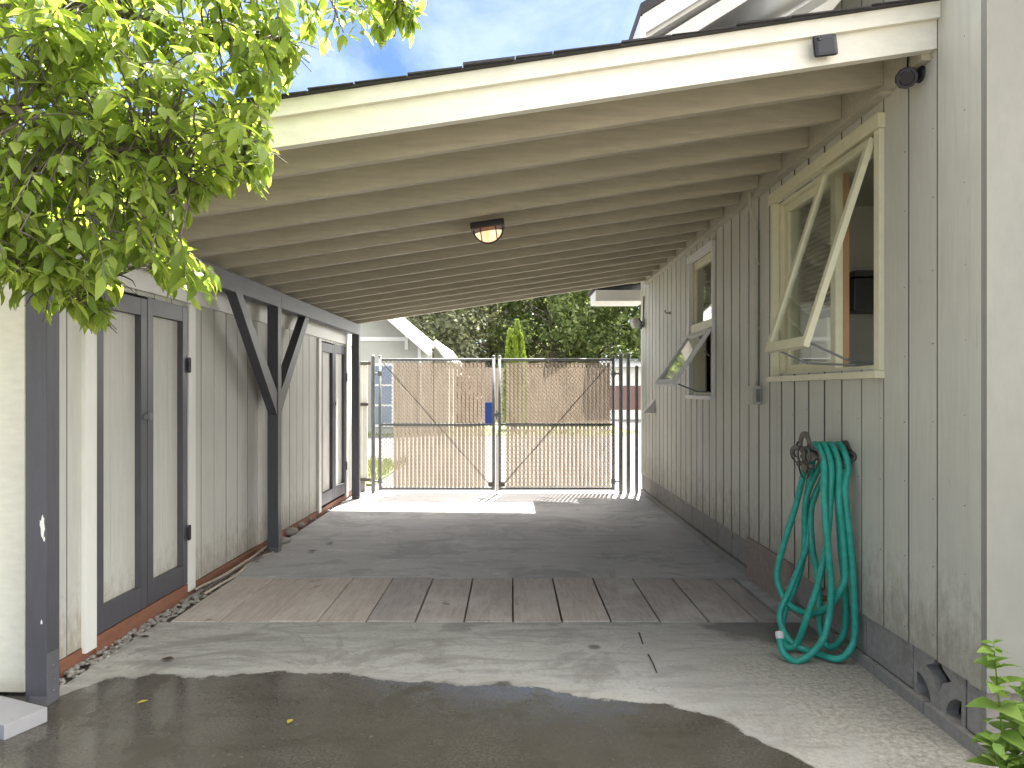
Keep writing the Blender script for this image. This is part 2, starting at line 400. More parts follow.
def curve_plate(splines, thick, name):   # 2D outline with holes -> bmesh in local XY plane
    cu = bpy.data.curves.new(name, 'CURVE'); cu.dimensions = '2D'; cu.fill_mode = 'BOTH'; cu.extrude = thick/2
    for pts in splines:
        sp = cu.splines.new('POLY'); sp.points.add(len(pts)-1); sp.use_cyclic_u = True
        for q, p in zip(sp.points, pts): q.co = (p[0], p[1], 0, 1)
    ob = bpy.data.objects.new(name, cu); COL.objects.link(ob)
    dg = bpy.context.evaluated_depsgraph_get()
    me = bpy.data.meshes.new_from_object(ob.evaluated_get(dg))
    bm = bmesh.new(); bm.from_mesh(me)
    bpy.data.objects.remove(ob); bpy.data.curves.remove(cu); bpy.data.meshes.remove(me)
    return bm

# ------------------------------------------------------------------ ground
MB().poly([(-300,-300,-.06),(300,-300,-.06),(300,400,-.06),(-300,400,-.06)]).build('ground', SOIL)['kind'] = 'structure'
d = MB().box(-2.05,1.76,-9,4.085,-.3,0).box(-6,-2.05,-9,2.95,-.3,0).build('driveway', CONC); d['kind'] = 'structure'
d = MB().box(1.765,9,-9,2.5,-.3,-.015).build('planting_bed', SOIL); d['kind'] = 'structure'
d = MB().box(-2.04,1.76,5.055,9.38,-.3,0).build('carport_floor', FLOORM); d['kind'] = 'structure'
d = MB().box(-2.04,1.76,4.085,5.055,-.3,-.06).build('plank_pit', PLINE); d['kind'] = 'structure'
d = MB().poly([(-40,9.38,-.004),(40,9.38,-.004),(40,21,-.004),(-40,21,-.004)]).build('lane', ASPH); d['kind'] = 'structure'
d = MB().box(-90,90,21,140,-.2,.01).build('verge', GRASSM); d['kind'] = 'structure'
d = MB().box(-8,-1.95,9.95,13.2,-.1,.03).build('lawn', GRASSM); d['kind'] = 'structure'
d = MB().poly([(-2.3,2.95,-.035),(-2.04,2.95,-.035),(-2.04,9.38,-.035),(-2.3,9.38,-.035)]).build('gravel_bed', GRAVELB); d['kind'] = 'structure'

def blades(areas, n, name, mat, hmin, hmax):
    m = MB()
    for _ in range(n):
        x0, x1, y0, y1, z = random.choice(areas)
        x = random.uniform(x0, x1); y = random.uniform(y0, y1); a = random.uniform(0, pi); h = random.uniform(hmin, hmax); w = .006+h*.04
        lx, ly = random.uniform(-.4,.4)*h, random.uniform(-.4,.4)*h
        m.poly([(x-w*cos(a), y-w*sin(a), z), (x+w*cos(a), y+w*sin(a), z), (x+lx, y+ly, z+h)])
    return m.build(name, mat, keep=False)
g = blades([(-6,-1.95,9.95,13.2,.03)]*2+[(-9,6,21,24,.01)], 7000, 'grass', GBLADE, .05, .16); tag(g, 'long bright grass beyond the gate beside the pale lane', 'grass', kind='stuff')

# cracks and joint in the driveway are dark grooves
m = MB()
for pts in ([(639,633),(643,645),(648,655),(653,664),(657,674)],):
    P = [at(px, py, F*H/(py-CY)) for px, py in pts]
    for q_, (a, b) in enumerate(zip(P, P[1:])):
        if q_ == 1: continue
        w = random.uniform(.0015,.005)
        m.poly([(a.x-w,a.y,.004),(a.x+w,a.y,.004),(b.x+w*.7,b.y,.004),(b.x-w*.7,b.y,.004)])
d = m.build('driveway_crack', PLINE); d['kind'] = 'structure'

# plank strip
base = (0,4.57,0)
pk = thing('plank_strip', 'strip of weathered brown planks set flush across the concrete floor', 'planks', base)
k = -7
while k <= 5:
    x0 = .012+.2865*k; x1 = x0+.2865
    if k == 5: x1 = 1.60
    g1 = .0065 if k > -4 else .005
    dz = random.uniform(-.004,.004)
    o = MB().box(-(x1-x0)/2+g1/1.2, (x1-x0)/2-g1/1.2, -.478+random.uniform(0,.006), .478-random.uniform(0,.006), -.04, .003+dz, .0015).build('plank', PLANK, pk)
    o.location = ((x0+x1)/2, 0, 0); k += 1
o = MB().box(-.07,.07,-.48,.48,-.05,.0).build('concrete_infill', FLOORM, pk); o.location = (1.685,0,0)

# gravel along the shed sill
m = MB()
for _ in range(520):
    Y = random.uniform(3.2, 5.2)**1 if random.random() < .75 else random.uniform(5.2, 9.2)
    x = random.uniform(-2.16,-2.045)+.0165*(Y-3.2)
    r = random.uniform(.006,.018)
    m.ball((x, Y, -.02+r*.4+random.uniform(0,.012)), r, (random.uniform(.8,1.4), random.uniform(.8,1.4), .7), 1)
g = m.build('gravel', STONE, keep=False); tag(g, 'loose grey gravel in the gap along the shed sill', 'gravel', kind='stuff')

def rock(x, y, r, label, sc=(1.2,1,.6)):
    m = MB(); m.ball((0,0,0), r, sc, 2)
    for v in m.bm.verts: v.co *= 1+random.uniform(-.16,.16)
    o = m.build('rock', STONE, smooth=True); o.location = (x, y, r*.4); o.rotation_euler = (0,0,random.uniform(0,6))
    tag(o, label, 'rock', 'rocks along the shed behind the middle post')
for px, py, r, l in ((287,543,.055,'rounded grey rock nearest the foot of the middle post'), (294,534,.062,'largest brown rock beside the shed sill behind the middle post'),
                     (303,527,.045,'flat dark rock next behind the largest one along the shed sill'), (311,521,.04,'small rock just before the far shed door'),
                     (317,516,.035,'smallest rock on the floor under the far shed door')):
    p = at(px, py, F*H/(py-CY)); rock(p.x-.03, p.y, r, l)

def leaf_shape(m, base, d, up, L, W, bend=.15, fold=.18, n=4):
    """ovate pointed leaf from base along d"""
    d = d.normalized(); s = d.cross(up)
    if s.length < 1e-4: s = d.orthogonal()
    s.normalize(); nn = s.cross(d)
    prof = ((0,.06),(.18,.72),(.42,1.0),(.70,.66),(.88,.28),(1,0))
    mid = []; le = []; ri = []
    for t, w in prof:
        c = base+d*(L*t)-nn*(bend*L*t*t)
        mid.append(m.bm.verts.new(c))
        if w > 0:
            le.append(m.bm.verts.new(c+s*(W*w/2)+nn*(fold*W*w/2))); ri.append(m.bm.verts.new(c-s*(W*w/2)+nn*(fold*W*w/2)))
    for i in range(len(prof)-2):
        m.bm.faces.new((mid[i], mid[i+1], le[i+1], le[i])); m.bm.faces.new((mid[i+1], mid[i], ri[i], ri[i+1]))
    m.bm.faces.new((mid[-2], mid[-1], le[-1])); m.bm.faces.new((mid[-1], mid[-2], ri[-1]))

def fallen(px, py, mat, L, label, group):
    p = at(px, py, F*H/(py-CY)); a = random.uniform(0, 6.3)
    m = MB(); leaf_shape(m, Vector((0,0,0)), Vector((cos(a),sin(a),.06)), Vector((0,0,1)), L, L*.5, -.06, .25)
    o = m.build('fallen_leaf', mat, smooth=True, keep=False); o.location = (p.x, p.y, .008); tag(o, label, 'leaf', group)
fallen(137,705,YLEAF,.045,'yellow leaf lying on the wet concrete near the front post','yellow leaves on the wet concrete')
fallen(292,721,YLEAF,.05,'pale yellow leaf on the wet concrete near the middle of the slab','yellow leaves on the wet concrete')
fallen(330,543,BLEAF,.08,'dark leaf on the dry slab furthest from the middle post','dark leaves on the carport floor')
fallen(308,552,BLEAF,.09,'dark leaf on the dry slab nearest the middle post','dark leaves on the carport floor')
fallen(162,660,BLEAF,.085,'larger dark leaf on the pale dry concrete in front of the planks','dark leaves on the front slab')
fallen(150,638,BLEAF,.06,'smaller dark leaf on the pale concrete close to the gravel','dark leaves on the front slab')

# ------------------------------------------------------------------ house on the right
WX = 1.73
hs = thing('house', 'sage green house with grooved vertical siding along the right of the carport', 'house', (0,0,0))
NW = (3.273+.02, 4.587-.02, 1.455, 2.57)       # near window opening y0,y1,z0,z1
FW = (5.966, 6.73, 1.32, 2.57)                 # far window
GV = .2043; ys = [2.638+GV*i for i in range(33)]; ys = [y for y in ys if y < 9.3]+[9.34]
m = MB()
for a, b in zip(ys, ys[1:]):
    gg = .0045 if a < 3.6 else .0095
    for (u, v, p, q) in tiles(a+gg, b-gg, .255, 3.4, [NW, FW]):
        m.box(WX+random.uniform(0,.0012), WX+.03, u, v, p+random.uniform(-.002,.002), q)
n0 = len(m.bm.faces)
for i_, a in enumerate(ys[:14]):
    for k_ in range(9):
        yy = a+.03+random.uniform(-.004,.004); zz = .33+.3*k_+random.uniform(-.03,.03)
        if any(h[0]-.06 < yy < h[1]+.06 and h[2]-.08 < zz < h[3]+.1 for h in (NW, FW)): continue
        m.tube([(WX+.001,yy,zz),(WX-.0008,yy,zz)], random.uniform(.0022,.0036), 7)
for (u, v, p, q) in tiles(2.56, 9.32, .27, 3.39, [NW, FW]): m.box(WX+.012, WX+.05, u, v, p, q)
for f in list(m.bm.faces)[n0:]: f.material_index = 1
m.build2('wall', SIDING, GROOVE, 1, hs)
fw = MB(); FH = [(2.05,3.30,.9,2.35)]      # unseen front window opening, added to let light into the room
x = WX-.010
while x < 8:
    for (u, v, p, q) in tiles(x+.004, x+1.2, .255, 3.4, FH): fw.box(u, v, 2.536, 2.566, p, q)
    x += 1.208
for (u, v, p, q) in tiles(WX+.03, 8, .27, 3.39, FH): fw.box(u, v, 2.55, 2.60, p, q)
fw.build('front_wall', paint('dimmed_front_siding', (.25,.246,.214), .65, .05, (5,6,2), 7, .2, .003), hs)  # same sage paint, darkened to offset the stronger light on this face
m = MB(); m.box(2.0,3.35,2.50,2.535,2.351,2.43,.003).box(1.98,3.37,2.49,2.535,.83,.899,.003).box(2.0,2.052,2.505,2.535,.9,2.35,.003).box(3.298,3.35,2.505,2.535,.9,2.35,.003).box(2.65,2.70,2.56,2.59,.9,2.35)
added_win = m.build('window', YELLOWED, hs)  # out-of-view window, added to brighten the room
MB().box(2.05,2.649,2.572,2.577,.9,2.35).build('pane', GLASS, added_win); MB().box(2.701,3.3,2.572,2.577,.9,2.35).build('pane', GLASS, added_win)
MB().box(WX+.31,8,2.585,2.75,-.2,.29).build('front_foundation', BLOCK, hs)
MB().box(WX-.006, WX+.029, 2.5675, 2.634, .25, 3.4, .002).build('corner_board', SIDING, hs)
# foundation blocks
m = MB(); 
m.box(WX+.025, WX+.3, 2.58, 2.683, -.2, .30).box(WX+.025, WX+.3, 3.022, 9.33, -.2, .30)
y = 3.03; i = 0
up = [2.60, 2.672]
while y < 4.15: up += []; y += .4
def blk(y0, y1, z0, z1, x0): m.box(x0, WX+.1, y0+.004, y1-.004, z0, z1, .004)
mm = m
for (y0, y1) in [(2.56,2.675)]+[(3.03+.4*j, 3.43+.4*j) for j in range(2)]+[(3.83,4.28)]+[(5.10+.405*j, 5.505+.405*j) for j in range(10)]+[(9.15,9.34)]:
    blk(y0, y1, .062, .29, WX+.010)
for j in range(5): blk(2.40+.4*j+.12, 2.80+.4*j+.12, -.15, .056, WX-.012)
for j in range(11): blk(5.10+.4*j-.2 if j else 5.1, min(5.50+.4*j-.2, 9.34), -.15, .053, WX-.012)
fd = m.build('foundation', BLOCK, hs)
m = MB(); blk(4.28,5.098,-.1,.29,WX-.018); m.build('patched_block', BLOCKB, fd)
# decorative vent block
def arc(cx, cy, r, a0, a1, n=10): return [(cx+r*cos(radians(a0+(a1-a0)*i/n)), cy+r*sin(radians(a0+(a1-a0)*i/n))) for i in range(n+1)]
S = .172; sp = [[(-S,-S),(S,-S),(S,S),(-S,S)]]
R = .165; cc = .20
star = []
for a in (0, 90, 180, 270):
    pass
star = [(.085,0),(.03,.03),(0,.085),(-.03,.03),(-.085,0),(-.03,-.03),(0,-.085),(.03,-.03)]
sp.append(star)
for sx in (-1, 1):
    for sy in (-1, 1):
        pts = [(.145,.03),(.145,.145)]+[(.145-.02-.105*sin(radians(t)), .145-.02*0-.0-.115*(1-cos(radians(t)))) for t in (0,)]
        pts = [(.148,.05)]+[(.148-.105*cos(radians(t)), .05+.098*sin(radians(t))) for t in (0,)][:0]+[(.148,.148),(.05,.148)]+[(.05+.098*(1-cos(radians(t))), .148-.098*sin(radians(t))) for t in (15,30,45,60,75)]
        sp.append([(sx*a, sy*b) for a, b in pts])
bm = curve_plate(sp, .05, 'vent_plate')
bmesh.ops.transform(bm, matrix=Matrix.Translation((WX+.036, 2.853, .2)) @ Matrix(((0,0,1,0),(1,0,0,0),(0,1,0,0),(0,0,0,1))), verts=bm.verts[:])
m = MB(); m.bm.free(); m.bm = bm; m.build('vent_block', BLOCK, fd)
MB().box(WX+.20, WX+.21, 2.66, 3.04, .0, .32).build('vent_void', PLINE, fd)
# roof of the house: deep eave over the carport, then the main slope
def slab(x0, z0, x1, z1, y0, y1, t):
    return [(x0,y0,z0),(x1,y0,z1),(x1,y1,z1),(x0,y1,z0),(x0,y0,z0+t),(x1,y0,z1+t),(x1,y1,z1+t),(x0,y1,z0+t)]
RS = .62; ex, ez, ry = .60, 2.875, 3.12
rz_ = lambda x: ez+RS*(x-ex)
rf = MB().hexa(slab(ex-.03, rz_(ex-.03)+.15, 4.5, rz_(4.5)+.15, ry-.04, 9.9, .05)).hexa(slab(WX+.06, rz_(WX)+.15, 4.5, rz_(4.5)+.15, 1.2, ry-.045, .05)).hexa(slab(4.505, rz_(4.5)+.15, 8.4, rz_(.6)+.15, 1.2, 9.9, .05)).build('roof', SHINGLE, hs)  # front overhang lengthened out of view to shade the front wall
m = MB().hexa(slab(ex, rz_(ex)+.045, 4.4, rz_(4.4)+.045, ry, 9.87, .1))
m.build('soffit', WHITE, rf)
m = MB().hexa(slab(ex-.02, rz_(ex-.02)+.06, 4.4, rz_(4.4)+.06, ry-.032, ry-.004, .088))
m.hexa(slab(ex+.05, rz_(ex)-.03, 4.4, rz_(4.35)-.03, ry+.01, ry+.05, .073))
m.box(ex-.028, ex-.004, ry-.03, 9.87, rz_(ex)-.0, rz_(ex)+.13)
m.build('barge_board', WHITE, rf)
m = MB()
for yy in (4.05, 4.9, 5.8, 6.9, 8.1): m.hexa(slab(ex+.02, rz_(ex)-.02+.0, 4.4, rz_(4.38)-.02, yy, yy+.05, .06))
m.build('soffit_batten', WHITE, rf)
MB().box(1.13,1.80,9.36,9.95,2.555,2.70,.004).build('eave', WHITE, hs)
MB().hexa(slab(1.09,2.705,1.85,2.79,9.37,9.98,.02)).build('eave_roof', SHINGLE, hs)
# inside room
m = MB()
for (u, v, p, q) in tiles(2.7, 9.2, .3, 2.75, [(NW[0]-.0,NW[1],NW[2],NW[3]), FW]): m.box(WX+.13, WX+.15, u, v, p, q)
m.box(3.45,3.5,2.7,9.2,.3,2.75).box(WX+.13,3.5,9.2,9.24,.3,2.75).box(WX+.13,3.5,2.66,9.24,2.75,2.79).box(WX+.13,3.5,2.66,9.24,.26,.3)
m.box(WX+.15,3.45,5.3,5.36,.3,2.75)
for (u, v, p, q) in tiles(WX+.13, 3.5, .3, 2.75, FH): m.box(u, v, 2.66, 2.7, p, q)
m.build('room', ROOMW, hs)

# near window
def casing(o0, mat, w=.045, head=.07, proud=.022):
    y0, y1, z0, z1 = o0; m = MB()
    m.box(WX-proud, WX+.02, y0-w, y0+.004, z0-.01, z1, .003).box(WX-proud, WX+.02, y1-.004, y1+w, z0-.01, z1, .003)
    m.box(WX-proud-.012, WX+.02, y0-w-.01, y1+w+.01, z1+.001, z1+head, .003)
    m.box(WX-proud-.022, WX+.10, y0-w-.005, y1+w+.005, z0-.045, z0-.011, .004)
    return m
win = casing(NW, YELLOWED).build('window', YELLOWED, hs)
win['label'] = 'near window with its awning sash tilted wide open'
y0, y1, z0, z1 = NW
ym = 3.84
m = MB()
m.box(WX+.021, WX+.135, y0-.002, y0+.02, z0, z1).box(WX+.021, WX+.135, y1-.02, y1+.002, z0, z1)
m.box(WX+.021, WX+.135, y0+.021, y1-.021, z1-.02, z1).box(WX+.021, WX+.135, y0+.021, y1-.021, z0-.01, z0+.02)
m.box(WX+.05, WX+.09, y1-.07, y1-.021, z0+.021, z1-.021).box(WX+.05, WX+.09, ym, ym+.06, z0+.021, z1-.021)
m.box(WX+.05, WX+.09, ym+.061, y1-.071, z1-.07, z1-.021).box(WX+.05, WX+.09, ym+.061, y1-.071, z0+.021, z0+.06)
m.build('frame', YELLOWED, win)
MB().box(WX+.092, WX+.128, ym+.005, ym+.05, z0+.022, z1-.022).build('mullion', WOODI, win)
MB().box(WX+.066, WX+.071, ym+.061, y1-.071, z0+.061, z1-.071).build('pane', GLASS, win)
m = MB(); z = z1-.12
while z > z0+.38: m.box(WX+.155, WX+.19, ym+.17, y1-.0, z, z+.004, M=None); z -= .032
m.build('blind', BLIND, win)
def awning(parent, ya, yb, hinge, foot, sw, mat, th=.034):
    """sash hanging from hinge (x,z), swung out to foot (x,z)"""
    hx, hz = hinge; fx, fz = foot
    d = Vector((fx-hx, 0, fz-hz)); L = d.length; d.normalize(); n = Vector((d.z, 0, -d.x)); n = n if n.x < 0 else -n
    M = Matrix(((0, d.x, n.x, hx), (1, 0, 0, ya), (0, d.z, n.z, hz), (0,0,0,1)))   # local: a along Y, b down the sash, c outward
    w = yb-ya; m = MB()
    m.box(0, sw, 0, L, 0, th, .003, M).box(w-sw, w, 0, L, 0, th, .003, M)
    m.box(sw+.0005, w-sw-.0005, 0, sw, .001, th-.001, 0, M).box(sw+.0005, w-sw-.0005, L-sw*1.35, L, .001, th-.001, 0, M)
    s = m.build('sash', mat, parent)
    m = MB(); m.box(sw-.004, w-sw+.004, sw-.004, L-sw*1.3, th*.45, th*.45+.005, 0, M); m.build('sash_pane', GLASS, parent)
    return s
awning(win, 3.315, 3.825, (WX-.0, 2.545), (1.412, 1.555), .038, YELLOWED, .030)
m = MB(); m.tube([(1.42,3.345,1.585),(1.60,3.34,1.50),(1.80,3.45,1.485)], .006, 6); m.tube([(1.42,3.80,1.585),(1.60,3.79,1.50),(1.80,3.65,1.485)], .006, 6)
m.build('stay_arm', GALV, win)
# far window
win2 = casing(FW, CREAM, .03, .06).build('window', WHITE, hs)
win2['label'] = 'far narrow window with its lower sash propped open'
y0, y1, z0, z1 = FW; zm = 1.90
m = MB()
m.box(WX+.021, WX+.135, y0-.002, y0+.02, z0, z1).box(WX+.021, WX+.135, y1-.02, y1+.002, z0, z1)
m.box(WX+.021, WX+.135, y0+.021, y1-.021, z1-.02, z1).box(WX+.021, WX+.135, y0+.021, y1-.021, z0-.01, z0+.015)
m.box(WX-.005, WX+.11, y0+.021, y1-.021, zm, zm+.075)
m.box(WX+.03, WX+.07, y0+.021, y0+.06, zm+.076, z1-.021).box(WX+.03, WX+.07, y1-.06, y1-.021, zm+.076, z1-.021)
m.box(WX+.03, WX+.07, y0+.061, y1-.061, z1-.065, z1-.021)
m.build('frame', YELLOWED, win2)
MB().box(WX+.048, WX+.053, y0+.061, y1-.061, zm+.076, z1-.066).build('pane', GLASS, win2)
awning(win2, 5.99, 6.71, (WX-.005, 1.875), (1.398, 1.392), .042, WHITE)
m = MB(); m.tube([(1.43,6.0,1.41),(1.6,6.02,1.345),(1.8,6.05,1.34)], .006, 6); m.tube([(1.66,6.02,1.70),(1.80,6.02,1.56)], .006, 6); m.build('stay_arm', GALV, win2)
m = MB().box(1.88,1.93,6.14,6.20,1.30,2.75).box(1.88,1.93,6.55,6.60,1.3,2.75)
m.build('inner_stud', WOODI, win2)
t = tag(MB().box(2.42,3.3,4.92,5.295,2.16,2.20,.005).box(2.45,3.25,5.0,5.29,1.93,2.158,.01).build('wall_unit', UNITM), 'dark unit on the inside wall seen through the open near window', 'wall unit')
m = MB(); m.box(1.93,2.06,4.28,4.5,1.452,1.80,.004); tag(m.build('white_box', BLIND), 'plain white box standing indoors behind the near window sill', 'box')
m = MB().box(1.90,2.1,3.4,4.52,1.40,1.45); m.build('inner_sill', WHITE, win)

# ------------------------------------------------------------------ carport
PA = .0157
cp = thing('carport', 'lean-to carport roof with beige rafters and charcoal posts', 'carport', (0,0,0))
S_ = .15
rb = lambda x: 2.742-S_*(1.72-x)       # underside of the rafters
YN, YF = 2.84, 8.87
bx = lambda Y: -1.99+PA*(Y-3.0)        # inner face of the posts
def rafter(y0, y1, xa=-2.2, xb=1.688, dep=.14, name='rafter', mat=RAFTER, zoff=0):
    j = random.uniform(-.003,.003)
    return MB().hexa([(xa,y0,rb(xa)+j+zoff),(xb,y0,rb(xb)+j+zoff),(xb,y1,rb(xb)+j+zoff),(xa,y1,rb(xa)+j+zoff),
                      (xa,y0,rb(xa)+dep),(xb,y0,rb(xb)+dep),(xb,y1,rb(xb)+dep),(xa,y1,rb(xa)+dep)])
for k in range(15):
    y = 3.175+.4*k
    if y > 8.8: break
    rafter(y, y+.038).build('rafter', RAFTER, cp)
rafter(YF-.04, YF).build('rafter', RAFTER, cp)
rafter(YN, YN+.04, -2.3, 1.728, .14).build('fascia', CREAM, cp)
m = MB().hexa([(-2.32,YN-.024,rb(-2.32)+.112),(1.728,YN-.024,rb(1.728)+.112),(1.728,YN-.001,rb(1.728)+.112),(-2.32,YN-.001,rb(-2.32)+.112),
               (-2.32,YN-.024,rb(-2.32)+.178),(1.728,YN-.024,rb(1.728)+.178),(1.728,YN-.001,rb(1.728)+.178),(-2.32,YN-.001,rb(-2.32)+.178)])
m.build('fascia_trim', CREAM, cp)
MB().hexa(slab(-2.32, rb(-2.32)+.143, 1.725, rb(1.725)+.143, YN+.002, YF, .03)).build('roof_deck', RAFTER, cp)
m = MB().hexa(slab(-2.34, rb(-2.34)+.1785, 1.725, rb(1.725)+.1785, YN-.045, YF+.03, .008))
x = -2.34
while x < 1.70:                        # ragged course of tabs at the roof edge
    w = random.uniform(.12,.34); x2 = min(x+w, 1.72); e = random.uniform(.004,.018)
    m.hexa(slab(x, rb(x)+.188, x2-.003, rb(x)+.188+S_*(x2-x)*.8, YN-.052-random.uniform(0,.012), YN+.25, e*.6)); x = x2
m.build('shingles', SHINGLE, cp)
MB().box(1.690,1.7285,YN+.042,YF,2.712,2.87).box(1.672,1.7285,YN+.33,YF-.02,2.700,2.711).build('ledger', RAFTER, cp)
# beam and posts
def along(y0, y1, w, z0, z1, inset=0):
    a, b = bx(y0)-inset, bx(y1)-inset
    return MB().hexa([(a-w,y0,z0),(a,y0,z0),(b,y1,z0),(b-w,y1,z0),(a-w,y0,z1),(a,y0,z1),(b,y1,z1),(b-w,y1,z1)])
b1 = along(2.86, 5.93, .095, 2.055, 2.185).build('beam', BEAMP, cp)
b2 = along(5.936, 8.86, .095, 2.055, 2.183).build('beam', BEAMP, cp)
for yc, lab in ((3.0, 'nearest post with white paint chips'), (5.85, 'middle post carrying two braces'), (8.75, None)):
    a = bx(yc); o = MB().box(a-.092, a-.001, yc, yc+.088, 0, 2.054, .004).build('post', POSTP, cp)
    if lab: o['label'] = lab
    if yc == 3.0:
        for cx_, cz_, sw_, sh_ in ((-2.008,.77,.0105,.045), (-2.001,.715,.005,.012), (-2.012,.36,.004,.010)):
            P = [(cx_+sw_*cos(t)*random.uniform(.55,1.2), yc-.0012, cz_+sh_*sin(t)*random.uniform(.5,1.2)) for t in [2*pi*i/17 for i in range(17)]]
            MB().prism(P, (0,.0013,0)).build('paint_chip', WHITE, o)
    pl = MB().box(a-.001, a+.004, yc-.002, yc+.075, .0, .22).box(a-.07, a+.003, yc-.006, yc-.001, .0, .04)
    for zz in (.05, .10, .16): pl.ball((a+.004, yc+.04, zz), .007, sub=1)
    pl.build('base_bracket', BEAMP, o)
a = bx(5.85)
for (ya, yb) in ((5.03, 5.849), (6.72, 5.939)):
    sg = 1 if yb > ya else -1; t = .062
    pts = [(a-.08, ya-sg*t, 2.054),(a-.08, ya+sg*t, 2.054),(a-.08, yb, 1.30-.02+t*1.0),(a-.08, yb, 1.30-.09-t)]
    MB().prism(pts, (.072,0,0)).build('brace', POSTP, cp)

# light on the rafters
lp = Vector((-.158, 4.60, rb(-.158)))
lt = thing('ceiling_light', 'lit black bulkhead lamp fixed under the carport rafters', 'ceiling light', lp)
tl = math.atan(S_)
RY = Matrix.Rotation(-tl, 4, 'Y')
m = MB(); m.box(-.112,.112,-.065,.065,-.048,-.002,.012,RY); o = m.build('housing', BLACKM, lt)
m = MB()
r = bmesh.ops.create_uvsphere(m.bm, u_segments=20, v_segments=12, radius=1)
bmesh.ops.transform(m.bm, matrix=RY @ Matrix.Translation((0,0,-.045)) @ Matrix.Diagonal((.092,.052,.088,1)), verts=r['verts'])
for v in [v for v in m.bm.verts if (RY.inverted() @ v.co).z > -.046]: m.bm.verts.remove(v)
m.build('glass_dome', LAMP, lt, smooth=True, keep=False)
m = MB()
m.tube([RY @ Vector((.098*cos(t), 0, -.045-.094*sin(t))) for t in [pi*i/14 for i in range(15)]], .005, 6)
for xx in (-.05, .05):
    h = .094*math.sqrt(1-(xx/.098)**2)
    m.tube([RY @ Vector((xx, .057*cos(t), -.045-h*sin(t))) for t in [pi*i/10 for i in range(11)]], .0035, 6)
m.build('guard', BLACKM, lt)

# device on the fascia
p = Vector((at(824,47,2.815).x, YN-.0245, at(824,47,2.815).z))
t = thing('wall_sensor', 'black rounded square device fixed on the cream fascia board', 'sensor', p)
RR = Matrix.Rotation(-.12, 4, 'Y')
o = MB().box(-.047,.047,-.022,0,-.042,.042,.014,RR).build('body', BLACKP, t, smooth=False)
m = MB(); m.ball((-.028,-.022,.022), .010, (1,.3,1), 2); m.build('lens', paint('lens_black', (.004,.004,.004), .1, .01, (1,1,1), 5, 0), t, smooth=True)
# camera on the wall
w0 = Vector((WX, 2.955, 2.688))
t = thing('security_camera', 'black dome-shaped security camera on a bracket high on the house wall', 'camera', w0)
MB().tube([(-.001,0,0),(-.012,0,0),(-.016,0,0)], [.036,.034,.02], 20).build('mount', BLACKP, t)
MB().tube([(-.012,0,0),(-.045,-.005,-.004),(-.07,-.015,-.02)], [.014,.013,.016], 12).build('arm', BLACKP, t)
m = MB(); dv = Vector((-.35,-.85,-.4)).normalized(); c0 = Vector((-.075,-.02,-.025))
m.tube([c0-dv*.045, c0-dv*.03, c0+dv*.02, c0+dv*.04], [.022,.038,.044,.040], 10)
m.build('body', BLACKP, t)
m = MB(); m.tube([c0+dv*.0405, c0+dv*.043], [.030,.026], 16); m.build('lens', paint('lens_gloss', (.006,.006,.01), .08, .01, (1,1,1), 5, 0), t)
m = MB(); m.tube([(-.05,.0,.0),(-.045,.02,.03),(-.043,.02,.085)], .0035, 6); m.build('cable', BLACKP, t)

# conduit and junction box
c = Vector((WX, 4.88, 1.33))
t = thing('electrical_conduit', 'painted conduit running down the siding to an outlet box', 'conduit', c)
m = MB().tube(catmull([(-.075,-.02,1.40),(-.073,-.02,1.33),(-.06,-.01,1.26),(-.03,.0,1.16),(-.018,0,1.08),(-.018,0,.7),(-.018,0,.06)], 5), .0125, 10); m.build('pipe', CONDUIT, t, smooth=True)
MB().box(-.062,-.002,-.055,.055,-.075,.055,.005).build('outlet_box', CONDUIT, t)
m = MB().box(-.04,-.012,-.060,-.0552,-.055,.035,.001); m.build('cover', GALV, t)
for zz in (.45,.9): MB().box(-.034,-.001,-.018,.018,zz,zz+.014).build('strap', CONDUIT, t)

# flood light at the far end of the wall
c = Vector((WX, 9.1, at(645,323,9.1).z))
t = thing('flood_light', 'pale round flood light on a dark bracket at the far wall corner', 'flood light', c)
MB().tube([(0,0,0),(-.02,0,0),(-.03,0,0)], [.055,.055,.03], 14).build('base', GALV, t)
MB().tube([(-.03,0,0),(-.06,-.02,.03),(-.10,-.03,.0)], .012, 8).build('arm', BLACKM, t)
MB().tube([(-.04,-.01,-.02),(-.05,-.02,-.06),(-.055,-.02,-.085)], [.02,.026,.02], 10).build('sensor', GALV, t)
m = MB().tube([(-.07,-.01,.0),(-.11,-.05,.0),(-.14,-.08,-.005)], [.03,.045,.068], 16); m.ball((-.142,-.083,-.005), .064, (.55,.7,1), 2); m.build('lamp_head', WHITEP, t, smooth=True)
m = MB().tube([(-.012,.0,.05),(-.012,-.03,.2),(-.012,-.06,.34)], .008, 6); m.build('cable', BLACKM, t)
# dryer vent flap and hook
c = at(654,407,8.47); c.x = WX
m = MB(); m.prism([(-.002,-.07,-.07),(-.002,-.07,.09),(-.13,-.07,-.07)], (0,.14,0))
t = m.build('vent_hood', WHITEP); t.location = c; tag(t, 'small pale wedge-shaped vent hood low on the house wall', 'vent')
c = at(671,313,7.6); c.x = WX
m = MB().tube([(0,0,0),(-.05,0,0),(-.06,0,.015),(-.05,0,.03)], .006, 6).tube([(-.001,0,0),(-.006,0,0)], .02, 10)
t = m.build('wall_hook', BLACKM); t.location = c; tag(t, 'small dark hook screwed into the siding before the far window', 'hook')

